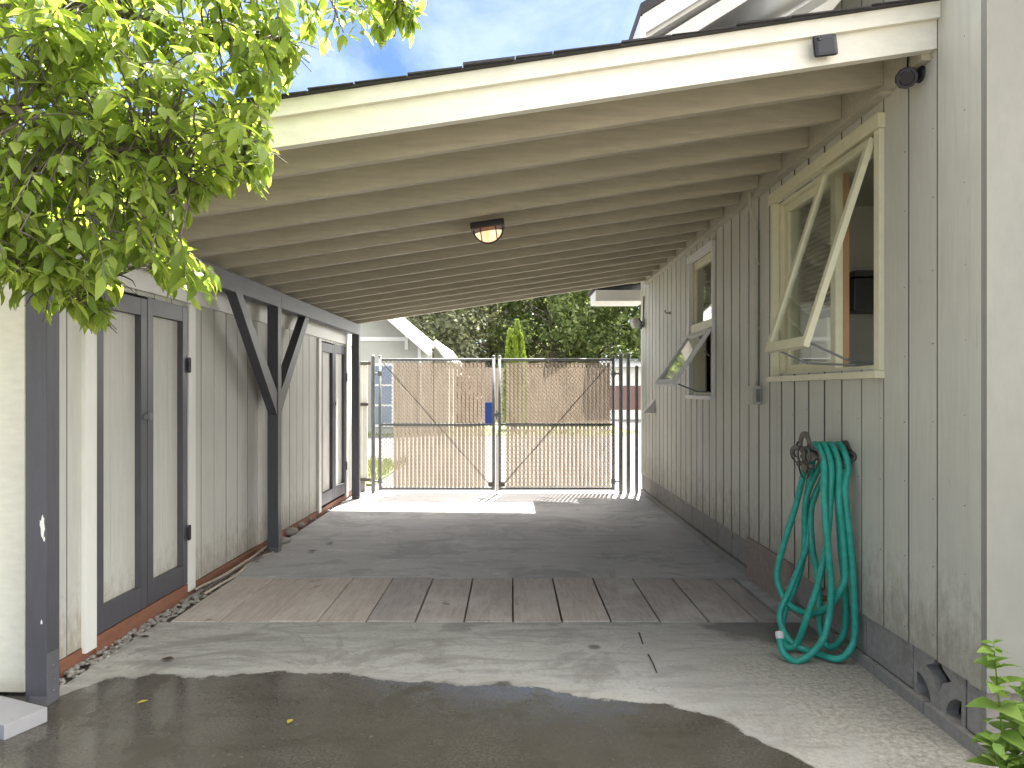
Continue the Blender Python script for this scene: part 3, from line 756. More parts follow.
# ------------------------------------------------------------------ hose, hanger, faucet
hc = Vector((WX, 3.61, 1.02))
hg = thing('hose_hanger', 'ornate weathered iron hose hanger on the house wall', 'hose hanger', hc)
def ell(cx, cy, rx, ry, n=20): return [(cx+rx*cos(2*pi*i/n), cy+ry*sin(2*pi*i/n)) for i in range(n)]
out = []
for i in range(60):
    a = 2*pi*i/60; r = .10+.022*cos(4*a+pi*.0); out.append((r*1.5*cos(a), r*1.0*sin(a)+.0))
sc15 = lambda P: [(a*1.5, b) for a, b in P]
holes = [ell(0,.055,.026,.038), ell(0,-.055,.026,.038), ell(.056,0,.034,.022), ell(-.056,0,.034,.022), ell(.052,.052,.013,.013,10), ell(-.052,.052,.013,.013,10), ell(.052,-.052,.013,.013,10), ell(-.052,-.052,.013,.013,10)]
for nm, xx in (('outer_plate', -.215), ('back_plate', -.006)):
    bm = curve_plate([out]+[sc15(h) for h in holes], .010, nm)
    kk = 1 if nm == 'outer_plate' else .62
    for v in bm.verts: v.co.x *= kk; v.co.y *= kk
    bmesh.ops.transform(bm, matrix=Matrix.Translation((xx,0,0)) @ Matrix(((0,0,1,0),(1,0,0,0),(0,1,0,0),(0,0,0,1))), verts=bm.verts[:])
    m = MB(); m.bm.free(); m.bm = bm
    for sy in (-1,1):
        m.tube([(xx-.006, kk*(.03*sy+.045*cos(t)*sy), kk*.045*sin(t)) for t in [pi*i/8 for i in range(-4,14)]], .006, 6)
    m.build(nm, BRONZE, hg)
m = MB()
for a in (-60,-20,20,60): m.tube([(-.21, .075*sin(radians(a)), .055*cos(radians(a))-.04), (-.01, .075*sin(radians(a)), .055*cos(radians(a))-.04)], .009, 8)
m.build('saddle', BRONZE, hg)

def Hh(px, py, Y): return at(px, py, Y)
top = lambda x, near: [Vector((x, 3.50, .97)), Vector((x, 3.555, 1.055)), Vector((x+.005, 3.62, 1.075)), Vector((x, 3.69, 1.04)), Vector((x, 3.725, .95))][::1 if near else -1]
hp = []
hp += [Hh(780,639,3.52), Hh(781,647,3.50), Hh(785,655,3.48), Hh(795,661,3.47), Hh(807,657,3.47), Hh(822,641,3.47), Hh(829,617,3.48), Hh(831,586,3.47), Hh(828,551,3.46), Hh(824,500,3.47)]
hp += top(1.565, True)
hp += [Hh(796,505,3.77), Hh(785,540,3.80), Hh(777,573,3.82), Hh(781,592,3.80), Hh(789,604,3.76), Hh(800,611,3.70), Hh(815,613,3.60), Hh(829,606,3.52), Hh(840,591,3.47), Hh(845,575,3.46), Hh(843,540,3.46), Hh(839,500,3.46)]
hp += top(1.640, True)
hp += [Hh(806,500,3.74), Hh(804,551,3.76), Hh(796,583,3.77), Hh(785,610,3.77), Hh(782,630,3.70), Hh(787,647,3.60), Hh(797,643,3.60), Hh(806,620,3.56), Hh(818,584,3.53), Hh(827,540,3.50), Hh(830,500,3.49)]
hp += top(1.600, True)
hp += [Hh(806,505,3.76), Hh(809,536,3.74), Hh(800,565,3.76), Hh(789,592,3.77), Hh(780,612,3.74), Hh(782,628,3.69), Hh(792,643,3.62), Hh(806,650,3.58), Hh(821,655,3.52), Hh(838,659,3.46), Hh(850,650,3.45), Hh(855,631,3.45), Hh(853,576,3.45), Hh(850,540,3.45), Hh(845,490,3.46)]
hp += top(1.685, True)
hp += [Hh(812,505,3.74), Hh(812,545,3.72), Hh(817,572,3.70), Hh(819,600,3.68), Hh(820,628,3.64), Hh(827,646,3.60), Hh(837,644,3.56), Hh(845,628,3.54), Hh(845,590,3.52), Hh(841,550,3.50), Hh(838,505,3.50), Hh(836,475,3.52), Hh(833,455,3.57)]
m = MB().tube(catmull(hp, 7), .0168, 12); o = m.build('garden_hose', HOSE, smooth=True)
e0, e1 = hp[0], hp[0]-(hp[1]-hp[0]).normalized()*.035
ff = MB().tube([e0, e0.lerp(e1,.5), e1], [.019,.021,.019], 12).build('end_fitting', WHITEP, o)
tag(o, 'long green garden hose looped over the iron hanger down to the floor', 'hose')
c = Vector((WX+.01, 3.80, .225))
t = thing('garden_faucet', 'small brass outdoor tap with red handle behind the green hose', 'tap', c)
MB().tube([(0,0,0),(-.05,0,0),(-.07,0,-.01),(-.085,0,-.05)], [.014,.016,.018,.014], 10).tube([(-.05,0,0),(-.065,0,.04)], .009, 8).tube([(-.084,0,-.048),(-.088,0,-.075)], .02, 10).build('spout', BRASS, t)
m = MB().tube([(-.065,0,.04),(-.07,0,.048)], .026, 8); m.build('handle', REDH, t)

# ------------------------------------------------------------------ shed on the left (local x outwards, y along)
sh = thing('shed', 'long pale grey shed with charcoal double doors left of the carport', 'shed', (-2.165,3.2,0), -.0165)
LEN = 6.0; D1 = (.41,1.40); D2 = (4.44,5.52); TW = .095
dh = [(D1[0],D1[1],.05,1.905), (D2[0],D2[1],.05,1.905)]
m = MB(); y = .002
while y < LEN-.05:
    y2 = min(y+.2035, LEN)
    for (u, v, p, q) in tiles(y+.004, y2-.004, .062, 2.09, dh): m.box(-.025, random.uniform(-.001,.001), u, v, p+random.uniform(-.003,.003), q)
    y = y2
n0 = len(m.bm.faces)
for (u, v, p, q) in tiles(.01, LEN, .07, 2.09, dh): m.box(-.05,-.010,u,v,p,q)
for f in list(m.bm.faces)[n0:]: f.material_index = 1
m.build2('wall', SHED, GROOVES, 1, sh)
m = MB(); x = -.03
while x > -2.6: m.box(x-.2, x-.004, -.02, 0, -.01, 2.12); x -= .203
m.box(-2.6,-.03,-.008,.02,0,2.11)
m.build('front_wall', paint('cream_shed_siding', (.62,.60,.50), .6, .05, (9,9,.5), 6, .2), sh)
m = MB().box(-.0295,.012,-.034,-.001,-.01,2.06,.003).box(-.16,-.031,-.042,-.021,-.01,2.06,.003); m.build('corner_board', CREAM, sh)
MB().box(-2.6,-.055,LEN,LEN+.03,0,2.1).box(-2.63,-2.6,0,LEN,0,1.75).build('back_wall', SHED, sh)
MB().box(-.05,.006,.0,4.4,-.05,.057).box(-.045,.018,D1[0]-.0,D1[1]+.0,-.045,.082).box(-.05,.006,4.401,LEN,-.05,.055).build('sill', REDSILL, sh)
MB().box(.001,.024,1.53,LEN,1.93,2.09,.003).box(.001,.024,.0,1.529,1.93,2.088,.003).build('frieze_board', WHITE, sh)
RM = lambda a: a
m = MB().hexa([(-2.8,-.25,1.80),(-.10,-.25,2.155),(-.10,LEN+.1,2.155),(-2.8,LEN+.1,1.80),(-2.8,-.25,1.88),(-.10,-.25,2.235),(-.10,LEN+.1,2.235),(-2.8,LEN+.1,1.88)])
m.build('roof', SHINGLE, sh)
def doors(D, lab, trimcol):
    y0, y1 = D; z0, z1 = .088, 1.90; ymid = (y0+y1)/2
    for a, b in ((y0-TW, y0-.004), (y1+.004, y1+TW)): MB().box(.001,.026,a,b,.03,1.925,.003).build('door_trim', WHITE, sh)
    for i, (a, b) in enumerate(((y0+.002, ymid-.003), (ymid+.003, y1-.002))):
        sw = .065
        dz = .012 if i == 0 else 0
        m = MB().box(-.03,.018,a,a+sw,z0,z1-dz,.003).box(-.03,.018,b-sw,b,z0,z1-dz,.003)
        m.box(-.03,.017,a+sw+.0005,b-sw-.0005,z1-dz-.10,z1-dz,.003).box(-.03,.017,a+sw+.0005,b-sw-.0005,z0,z0+.13,.003)
        lf_ = m.build('door_leaf', DARK, sh); lf_['label'] = lab % ('left', 'right')[i]
        m = MB(); n = 3; w = (b-a-2*sw)/n
        for k in range(n): m.box(-.028,-.018,a+sw+w*k+.0015,a+sw+w*(k+1)-.0015,z0+.125,z1-.09)
        m.box(-.032,-.022,a+sw-.01,b-sw+.01,z0+.12,z1-.08)
        m.build('panel', SHED, lf_)
    yy = y1+.004
    for zz in (.42, 1.52): MB().box(.0265,.033,yy-.022,yy+.014,zz-.045,zz+.045,.002).tube([(.03,yy-.004,zz-.05),(.03,yy-.004,zz+.05)], .007, 8).build('hinge', BLACKM, lf_)
    MB().box(.019,.028,ymid-.045,ymid+.04,1.185,1.215,.002).box(.028,.04,ymid-.012,ymid+.012,1.18,1.222,.002).build('latch', GALV, lf_)
doors(D1, '%s leaf of the near charcoal framed double door', WHITE)
doors(D2, '%s leaf of the far charcoal framed double door', WHITE)

# step board by the near post
m = MB().box(-.9,0,0,.17,0,.06,.006)
o = m.build('step_board', STEPM); o.location = (-1.955,2.70,0); o.rotation_euler = (0,0,radians(-22)); tag(o, 'low grey painted step board lying before the near post', 'step')

# cords by the middle post
for j, (off, mat, lab) in enumerate(((0, CORDM, 'tan cord lying along the shed sill, nearest the concrete'), (.022, CORDD, 'dark brown cord lying between two tan cords by the shed'), (.045, CORDM, 'tan cord lying along the shed sill, closest to the wall'))):
    P = []
    for i in range(10):
        Y = 4.62+i*.15
        P.append((-2.045+.0165*(Y-3.2)-off+.018*sin(i*.9+j*2), Y, .012+.008*sin(i*1.3+j)+.012*j))
    tag(MB().tube(catmull(P, 4), .009, 7).build('cord', mat, smooth=True), lab, 'cord', 'cords beside the shed')

# ------------------------------------------------------------------ gate
GY = 9.25
gx = lambda px: (px-CX)*GY/F
ZT, ZB, ZM = 1.765, .06, .908
def gate_leaf(xa, xb, hinge_left, label):
    t = thing('chain_link_gate', label, 'gate', ((xa if hinge_left else xb), GY, 0), 0, 'gate leaves at the end of the carport')
    ox = xa if hinge_left else xb; a, b = xa-ox, xb-ox; r = .02
    m = MB()
    for x in (a, b): m.tube([(x,0,ZB-.02),(x,0,ZT+.035)], r, 10); m.ball((x,0,ZT+.04), r*1.25, (1,1,.8), 1)
    for z in (ZT, ZM, ZB): m.tube([(a+r,0,z),(b-r,0,z)], r*.85, 10)
    m.build('frame', GALV, t, smooth=True)
    # diagonal truss rod from the top hinge corner to the bottom of the free end
    hx, fx = (a, b) if hinge_left else (b, a)
    s = 1 if fx > hx else -1
    m = MB().tube([(hx+s*.05,-.024,ZT-.05),(fx-s*.05,-.024,ZB+.06)], .006, 6).box(fx-.04-s*.03, fx+.04-s*.03,-.03,-.018,ZB+.03,ZB+.09,.002)
    m.build('truss_rod', BRONZE, t)
    m = MB(); p = .053; w = .0028; Hm = ZT-ZB; wd = b-a
    n = int((wd+Hm)/p)+2
    for i in range(-int(Hm/p)-1, n):
        for sg, yy in ((1,.003), (-1,-.003)):
            x0 = a+i*p if sg > 0 else a+i*p+Hm*0
            pts = []
            xs, xe = (x0, x0+Hm) if sg > 0 else (x0+Hm, x0)
            # clip the 45 degree wire to the leaf
            z_at = lambda x: ZB+(x-x0) if sg > 0 else ZB+(x0+Hm-x)
            lo, hi = max(a, x0), min(b, x0+Hm)
            if hi-lo < .01: continue
            m.tube([(lo,yy,z_at(lo)),(hi,yy,z_at(hi))], w, 4, False)
    m.build('chain_mesh', MESHW, t, keep=False)
    m = MB(); x = a+(.20 if hinge_left else .11)
    e = b-(.10 if hinge_left else .05)
    while x < e:
        m.box(x-.0205, x+.0205, -.0012, .0012, ZB+.02, ZT-.03-random.uniform(0,.02)); x += p
    m.build('privacy_slats', SLATM, t)
    for z in (.16, 1.58):
        MB().tube([(hx-s*.09,0,z),(hx,0,z)], .012, 8).tube([(hx,0,z-.03),(hx,0,z+.03)], .03, 10).build('hinge', GALV, t)
    if hinge_left:
        m = MB().box(b-.01,b+.10,-.035,-.02,1.02,1.06,.003).box(b+.03,b+.05,-.05,-.02,.98,1.10,.003).tube([(b+.045,-.03,.0),(b+.045,-.03,.8)], .008, 8); m.build('latch', GALV, t)
    return t
gate_leaf(gx(380), gx(493.6), True, 'left leaf of the chain link gate, carrying the blue sign')
gate_leaf(gx(499.6), gx(613.4), False, 'right leaf of the chain link gate, beside three steel posts')
m = MB().box(-.075,.075,-.004,.004,-.14,.14,.003); o = m.build('gate_sign', BLUES); p = at(488.5,413,GY-.028); o.location = p; o.scale = (.62,1,1); tag(o, 'blank blue upright sign fixed on the left gate leaf', 'sign')
def gpost(px, top, r, label, dy=0):
    o = MB().tube([(0,0,-.05),(0,0,top-.015)], r, 14).tube([(0,0,top-.016),(0,0,top),(0,0,top+.02),(0,0,top+.03)], [r*1.12,r*1.12,r*.85,r*.2], 14).build('gate_post', GALV, smooth=False)
    o.location = ((px-CX)*(GY+dy)/F, GY+dy, 0); tag(o, label, 'post', 'steel posts of the gate')
gpost(373.2, 1.80, .026, 'steel gate post beside the shed, hinging the left leaf')
gpost(620.8, 1.83, .026, 'steel gate post next to the right leaf')
gpost(628.3, 1.83, .026, 'middle of the three steel posts right of the gate', .02)
gpost(636.6, 1.66, .022, 'shortest steel post, against the house corner', .0)
# white fence panel between shed and gate
fp = thing('fence_panel', 'worn white board panel between the shed and the gate post', 'fence', (-1.98,9.42,0))
m = MB()
for k in range(3): m.box(-.16+k*.07+.002, -.16+(k+1)*.07-.002, -.012, .012, .13, 1.75, .003)
m.build('boards', paint('worn_white_boards', (.62,.61,.55), .7, .1, (5,5,1), 6, .3, wear=(.3,.28,.22), wear_t=(.64,.7)), fp)
for xe, zz in ((.10,1.70),(.07,1.15),(.10,.14)): MB().box(-.16,xe,-.035,-.014,zz,zz+.04).build('rail', TRUNK, fp)
MB().box(-.11,.02,-.03,.05,0,.13,.01).build('footing', BLOCK, fp)

# ------------------------------------------------------------------ beyond the gate
nb = thing('neighbour_house', 'pale clapboard house with white gable trim behind the gate', 'house', (-5.3,22,0))
def P2(px, py, Y=22): 
    q = at(px, py, Y); return (q.x+5.3, q.y-22, q.z)
gab = [P2(200,560), P2(432,560), P2(432,349), P2(398,322), P2(330,262), P2(200,330)]
gab = [(-5,0,0), P2(431,430)[:1]+(0,0), P2(431,347), P2(330,262), (-5,0,3.2)]
MB().prism(gab, (0,9,0)).build('wall', NHOUSE, nb)
def bar(a, b, w, y0, y1, mname, mat, par, up=0):
    A, B = Vector(a), Vector(b); d = (B-A).normalized(); n = Vector((-d.z,0,d.x))*w
    return MB().prism([(A+n*up)+Vector((0,y0,0)), (B+n*up)+Vector((0,y0,0)), (B+n*(up+1))+Vector((0,y0,0)), (A+n*(up+1))+Vector((0,y0,0))], (0,y1-y0,0)).build(mname, mat, par)
rf2 = bar(P2(432,351), P2(325,258), .12, -.5, 9.5, 'roof', NROOF, nb, 0)
bar(P2(433,354), P2(325,260), .16, -.55, -.502, 'barge_board', WHITE, rf2, -.3)
q = P2(330,339); q2 = P2(405,339); MB().box(-5, q2[0], -.03, -.002, q[2]-.06, q[2]+.06).build('band', WHITE, nb)
q = P2(406.5,340); MB().box(q[0]-.05,q[0]+.05,-.04,-.002,q[2]-.3,q[2]+.28).build('bracket', WHITE, nb)
q = P2(419.5,352); MB().box(q[0]-.05,q[0]+.05,-.04,-.002,.0,q[2]+.15).build('corner_board', WHITE, nb)
q = P2(383,395); w = MB().box(q[0]-.35,q[0]+.35,-.04,-.002,q[2]-1.0,q[2]+1.0).build('window', WHITE, nb)
m = MB()
for k in range(3): m.box(q[0]-.28,q[0]+.28,-.05,-.041,q[2]-.92+k*.63,q[2]-.35+k*.63)
m.build('pane', paint('blue_pane', (.16,.20,.26), .15, .05, (1,1,1), 2, 0), w)
# lower wing with pale roof
lw = [P2(431,430)[:1]+(0.6,0), P2(470,430,22)[:1]+(.6,0), (P2(452,360)[0]+.6,.6,1.9), P2(431,347)[:1]+(.6,3.1)]
lw = [(P2(431,430)[0]+.02,.6,0), (P2(445,430)[0],.6,0), (P2(445,357)[0],.6,P2(445,357)[2]), (P2(431,338)[0]+.02,.6,P2(431,338)[2]-.1)]
MB().prism(lw, (0,6,0)).build('wing', NHOUSE, nb)
bar((P2(450,361)[0],.2,P2(450,361)[2]), (P2(431,338)[0]+.1,.2,P2(431,338)[2]-.05), .14, .0, 6.6, 'wing_roof', NROOF, nb, -.2)

# tan board fence
fn = thing('board_fence', 'tan wooden board fence standing across the grass behind the gate', 'fence', (0,28.5,0))
m = MB(); x = -3.6
while x < 3.85: m.box(x+.006, x+.145, -.012, .012, .05, 2.3+random.uniform(-.015,.015)); x += .15
m.build('boards', TANF, fn)
for zz in (.4, 1.8): MB().box(-3.6,3.9,.013,.05,zz,zz+.1).build('rail', TANF, fn)
for x in (-3.5,-1.6,.2,2.0,3.8):
    MB().box(x-.05,x+.05,.051,.15,0,2.1).build('post', TANF, fn)
# red-brown shed with pale roof at the right
rs = thing('red_shed', 'red brown shed between a white base and white upper wall beyond the steel posts', 'shed', (6.9,33,0))
MB().box(-2.4,3,0,4,.46,1.60).build('wall', BARN, rs)
MB().box(-2.41,3.01,-.02,4,0,.459).build('base', WHITE, rs)
MB().box(-2.42,3.02,-.03,4,1.601,2.45).build('upper_wall', WHITE, rs)
MB().hexa([(-2.6,-.4,2.45),(3.2,-.4,2.45),(3.2,2,2.9),(-2.6,2,2.9),(-2.6,-.4,2.52),(3.2,-.4,2.52),(3.2,2,2.97),(-2.6,2,2.97)]).build('roof', NROOF, rs)
d = MB().poly([(3.95,21,.016),(14,21,.016),(14,32.9,.016),(3.95,32.9,.016)]).build('side_drive', ASPH); d['kind'] = 'structure'

# foliage
def clump_tree(name, label, x, y, height, rad, mat, n, leaf, zlow=.12, cone=False, cat='tree', clumps=40, group=None, seedv=0, trunk_r=.16):
    rnd = random.Random(seedv)
    t = thing(name, label, cat, (x,y,0), 0, group)
    m = MB(); m.tube([(0,0,-.1),(.05,0,height*.3),(-.05,.05,height*.6),(0,0,height*.92)], [trunk_r,trunk_r*.8,trunk_r*.5,trunk_r*.1], 8)
    cs = []
    for _ in range(clumps):
        h = rnd.uniform(zlow, .97); a = rnd.uniform(0, 2*pi)
        prof = (1-h)*1.15 if cone else math.sqrt(max(.02, 1-((h-.5)/.53)**2))
        rr = rad*prof*(.55+.45*rnd.random())
        cs.append((Vector((rr*cos(a), rr*sin(a), h*height)), rad*rnd.uniform(.2,.38)*(.6 if cone else 1)))
        if not cone or rnd.random() < .4: m.tube([(0,0,h*height*.8), (rr*.6*cos(a), rr*.6*sin(a), h*height*.93), cs[-1][0]], [trunk_r*.25,trunk_r*.14,.01], 5)
    m.build('trunk', TRUNK, t)
    m = MB()
    for i in range(n):
        c, r = cs[rnd.randrange(len(cs))]
        v = Vector((rnd.gauss(0,1), rnd.gauss(0,1), rnd.gauss(0,.8))); v.normalize()
        p = c+v*r*(rnd.random()**.4)
        nrm = (v+Vector((rnd.gauss(0,.6), rnd.gauss(0,.6), rnd.gauss(0,.6)+.3))).normalized()
        u = nrm.orthogonal().normalized(); w = nrm.cross(u); a = rnd.uniform(0, pi); s = leaf*rnd.uniform(.6,1.3)
        e1 = (u*cos(a)+w*sin(a))*s; e2 = (w*cos(a)-u*sin(a))*s*.55
        m.poly([p-e1, p+e2*.9-e1*.1, p+e1, p-e2-e1*.1])
    m.build('crown', mat, t, keep=False)
    return t
spec = [(-9,38,12,4.0,TREE1,'tall grey green tree behind the neighbour house gable'),
        (-4.6,36,11,3.2,TREE1,'dense olive tree right of the neighbour roof'),
        (-1.2,41,13,3.6,TREE1,'dark olive tree behind the gate centre'),
        (2.1,37,11.5,2.9,TREE2,'bright bushy conifer right of the narrow yellow green one'),
        (5.0,40,13,3.4,TREE2,'broad green pine behind the right gate leaf'),
        (7.6,36,12,3.0,TREE2,'green pine nearest the house corner'),
        (10.8,40,13,3.8,TREE2,'green pine mostly hidden behind the house'),
        (-6.5,48,16,4.6,TREE1,'tall dark tree rising behind the others at the left'),
        (.8,50,17,5,TREE1,'tallest dark tree in the back row'),
        (7.0,50,16,5,TREE1,'dark tree in the back row at the right'),
        (3.6,54,15,5.5,TREE2,'green tree at the very back behind the broad pine'), (-3.4,53,15,5.5,TREE1,'grey green tree at the very back left of the narrow conifer')]
for i, (x, y, h, r, mt, lab) in enumerate(spec):
    clump_tree('background_tree', lab, x, y, h, r, mt, 17000, .145 if mt is TREE2 else .15, .01, clumps=120, group='trees beyond the gate', seedv=i+3)
clump_tree('purple_shrub', 'reddish purple shrub in front of the board fence', -2.1, 27.2, 2.1, .95, TREE3, 2600, .09, .1, cat='shrub', clumps=30, seedv=44, trunk_r=.04)
# arborvitae: upright fans of bright foliage
av = thing('arborvitae', 'narrow bright yellow green conifer rising above the gate middle', 'tree', (.16,24.5,0))
MB().tube([(0,0,0),(0,0,1.2),(.0,0,2.8)], [.07,.05,.02], 7).build('trunk', TRUNK, av)
m = MB(); rnd = random.Random(5)
for (cx, cy, top, rad, n) in ((.06,0,3.78,.30,3600), (-.20,-.1,3.45,.26,2600), (.20,-.12,3.3,.24,2200), (-.03,-.22,3.2,.26,2000)):
    for _ in range(n):
        h = rnd.random()**.8; z = .15+h*(top-.15); rr = rad*(1-h**2.2)**.8*(.6+.4*rnd.random()); a = rnd.uniform(0, 2*pi)
        p = Vector((cx+rr*cos(a), cy+rr*sin(a), z)); L = rnd.uniform(.07,.15)
        d = Vector((cos(a)*.35+rnd.gauss(0,.15), sin(a)*.35+rnd.gauss(0,.15), 1)).normalized(); s = Vector((-sin(a+rnd.gauss(0,.7)), cos(a+rnd.gauss(0,.7)), 0))*.028
        m.poly([p-s*.4, p+d*L*.5-s, p+d*L, p+d*L*.5+s, p+s*.4])
m.build('crown', ARB, av, keep=False)

# ------------------------------------------------------------------ tree over the left foreground
rnd = random.Random(21)
tb = Vector((-3.15,1.75,0))
ft = thing('leafy_tree', 'leafy fruit tree whose bright green branches hang in at the upper left', 'tree', tb)
L0 = lambda p: Vector(p)-tb
m = MB()
m.tube([L0((-3.15,1.75,-.05)), L0((-3.1,1.78,.7)), L0((-3.05,1.85,1.5)), L0((-3.0,1.9,2.2)), L0((-3.05,1.9,3.4))], [.13,.11,.09,.075,.03], 10)
brs = [   # limbs: way points as pixel + depth
    [(-3.0,1.9,1.75), at(-60,190,2.2), at(10,215,2.25), at(60,255,2.3), at(110,275,2.35), at(150,262,2.40), at(188,272,2.42)],
    [(-3.0,1.9,1.9), at(-60,150,2.2), at(10,160,2.25), at(70,180,2.3), at(140,195,2.35), at(195,165,2.33), at(245,155,2.35)],
    [(-3.0,1.9,2.1), at(-40,80,2.15), at(40,85,2.2), at(110,105,2.25), at(180,130,2.35), at(232,120,2.36), at(255,145,2.38)],
    [(-3.0,1.9,2.4), at(-20,10,2.15), at(60,5,2.2), at(150,20,2.2), at(215,40,2.25), at(262,35,2.3), at(280,45,2.3)],
    [(-3.0,1.9,2.6), at(0,-90,2.1), at(120,-60,2.2), at(240,-45,2.25), at(330,-25,2.25), at(380,-5,2.3), at(400,5,2.3)],
    [(-3.0,1.9,1.6), at(-60,240,2.2), at(0,270,2.2), at(50,290,2.2), at(90,310,2.2)],
    [(-3.0,1.9,2.0), at(-50,110,2.0), at(30,120,2.0), at(90,150,2.05), at(150,150,2.1), at(190,180,2.15)],
    [(-3.0,1.9,2.8), (-2.6,1.7,3.1), (-2.0,1.8,3.2), (-1.4,2.0,3.1)], [(-3.0,1.9,2.6), (-3.6,1.6,3.1), (-4.2,1.4,3.3)], [(-3.0,1.9,2.5), (-3.2,1.2,3.0), (-3.1,.6,3.2)],
    [(-3.0,1.9,2.3), (-3.5,2.3,2.7), (-3.9,2.6,2.9)]]
limbs = []
for b in brs:
    c = catmull([L0(p) for p in b], 6); n = len(c); limbs.append(c)
    m.tube(c, [.020*(1-i/n)**1.3+.003 for i in range(n)], 7)
m.build('trunk', TRUNK, ft, smooth=True)
lf = MB(); tw = MB()
def inpoly(x, y, P):
    c = False; j = len(P)-1
    for i in range(len(P)):
        if (P[i][1] > y) != (P[j][1] > y) and x < (P[j][0]-P[i][0])*(y-P[i][1])/(P[j][1]-P[i][1])+P[i][0]: c = not c
        j = i
    return c
ENV = [(-900,-900),(470,-900),(425,-60),(418,30),(408,48),(398,25),(380,45),(362,62),(350,42),(330,58),(318,42),(298,60),(285,95),(272,120),(270,200),(258,205),(245,178),(232,200),(212,195),(196,212),(182,232),(205,262),(224,292),(205,306),(176,304),(160,285),(146,262),(128,262),(118,300),(104,330),(88,330),(66,316),(52,322),(30,300),(0,318),(-900,330)]
def twig(p, d, L, nl):
    pts = [p]; q = Vector(p); dd = d.normalized()
    for i in range(6):
        q = q+dd*(L/6); dd = (dd+Vector((rnd.gauss(0,.12), rnd.gauss(0,.12), -.16))).normalized(); pts.append(q.copy())
    e_ = pts[-1]+tb
    if e_.y > .3 and not inpoly(CX+e_.x*F/e_.y, CY-(e_.z-H)*F/e_.y, ENV): pts = pts[:4]+[pts[3]]*3
    tw.tube(pts, [.0026*(1-i/8) for i in range(7)], 4, False)
    for i in range(nl):
        t = (i+.6)/nl*6; k = min(int(t), 5); b = pts[k].lerp(pts[k+1], t-k); ax = (pts[k+1]-pts[k]).normalized()
        sd = ax.cross(Vector((rnd.gauss(0,.4), rnd.gauss(0,.4), 1))).normalized()*(1 if i % 2 else -1)
        ld = (ax*.55+sd*.8+Vector((0,0,-rnd.uniform(.15,.9)))+Vector((rnd.gauss(0,.25), rnd.gauss(0,.25), rnd.gauss(0,.2)))).normalized()
        up = Vector((rnd.gauss(0,.45), rnd.gauss(0,.45), 1))
        ll = rnd.choice((rnd.uniform(.034,.055), rnd.uniform(.045,.072), rnd.uniform(.052,.078)))
        w_ = b+ld*ll*.7+tb
        if w_.y > .3 and not inpoly(CX+w_.x*F/w_.y, CY-(w_.z-H)*F/w_.y, ENV): continue   # the branches end here
        leaf_shape(lf, b+ld*.008, ld, up, ll, ll*rnd.uniform(.36,.52), rnd.uniform(.05,.35), rnd.uniform(.05,.35))
for li, c in enumerate(limbs):
    n = len(c); dens = 2 if li < 7 else 1
    for i in range(5, n):
        for _ in range(dens if i < n-3 else dens+1):
            a = (c[min(i+1,n-1)]-c[i-1]).normalized()
            d = a*.5+Vector((rnd.gauss(0,.55), rnd.gauss(0,.5), rnd.gauss(.12,.5)))
            twig(c[i], d, rnd.uniform(.12,.26), rnd.randint(6,10))
POLY = [(-60,-40),(400,-40),(375,15),(340,25),(310,5),(280,25),(272,70),(258,110),(262,165),(215,170),(170,200),(195,262),(150,262),(115,235),(85,285),(40,290),(0,270),(-60,250)]
GAPS = [(88,70,20),(150,195,14),(128,185,12),(235,95,10)]
allp = [q for c in limbs[:7] for q in c[4:]]
cnt = 0
while cnt < 480:
    px, py = rnd.uniform(-60,395), rnd.uniform(-40,290)
    if not inpoly(px, py, POLY) or any((px-gx_)**2+(py-gy_)**2 < gr**2 for gx_, gy_, gr in GAPS): continue
    q = L0(at(px, py, rnd.uniform(1.9,2.35)))
    nb_ = min(allp, key=lambda a: (a-q).length)
    if (nb_-q).length > .32: continue
    mid_ = nb_.lerp(q, .5)+Vector((rnd.gauss(0,.02), rnd.gauss(0,.02), .03))
    tw.tube(catmull([nb_, mid_, q], 3), .0024, 4, False)
    dv = (q-nb_); dv = dv.normalized() if dv.length > .02 else Vector((1,0,0))
    twig(q, dv*.6+Vector((.35+rnd.gauss(0,.4), rnd.gauss(0,.4), rnd.gauss(-.1,.35))), rnd.uniform(.10,.2), rnd.randint(7,11)); cnt += 1
alln = [q for c in limbs for q in c]
cnt = 0
while cnt < 330:                      # the rest of the crown, out to the left round the trunk
    q = L0((rnd.uniform(-4.1,-1.55), rnd.uniform(1.0,2.65), rnd.uniform(1.65,3.35)))
    nb_ = min(alln, key=lambda a: (a-q).length); cnt += 1
    if (nb_-q).length > .55 or (nb_-q).length < .02: continue
    tw.tube(catmull([nb_, nb_.lerp(q,.5)+Vector((rnd.gauss(0,.02),rnd.gauss(0,.02),.03)), q], 3), .0028, 4, False)
    twig(q, (q-nb_).normalized()*.6+Vector((rnd.gauss(0,.5), rnd.gauss(0,.5), rnd.gauss(0,.35))), rnd.uniform(.14,.26), rnd.randint(8,12))
lf.build('foliage', LEAF, ft, smooth=True, keep=False)
tw.build('twigs', TRUNK, ft, keep=False)['kind'] = 'stuff'

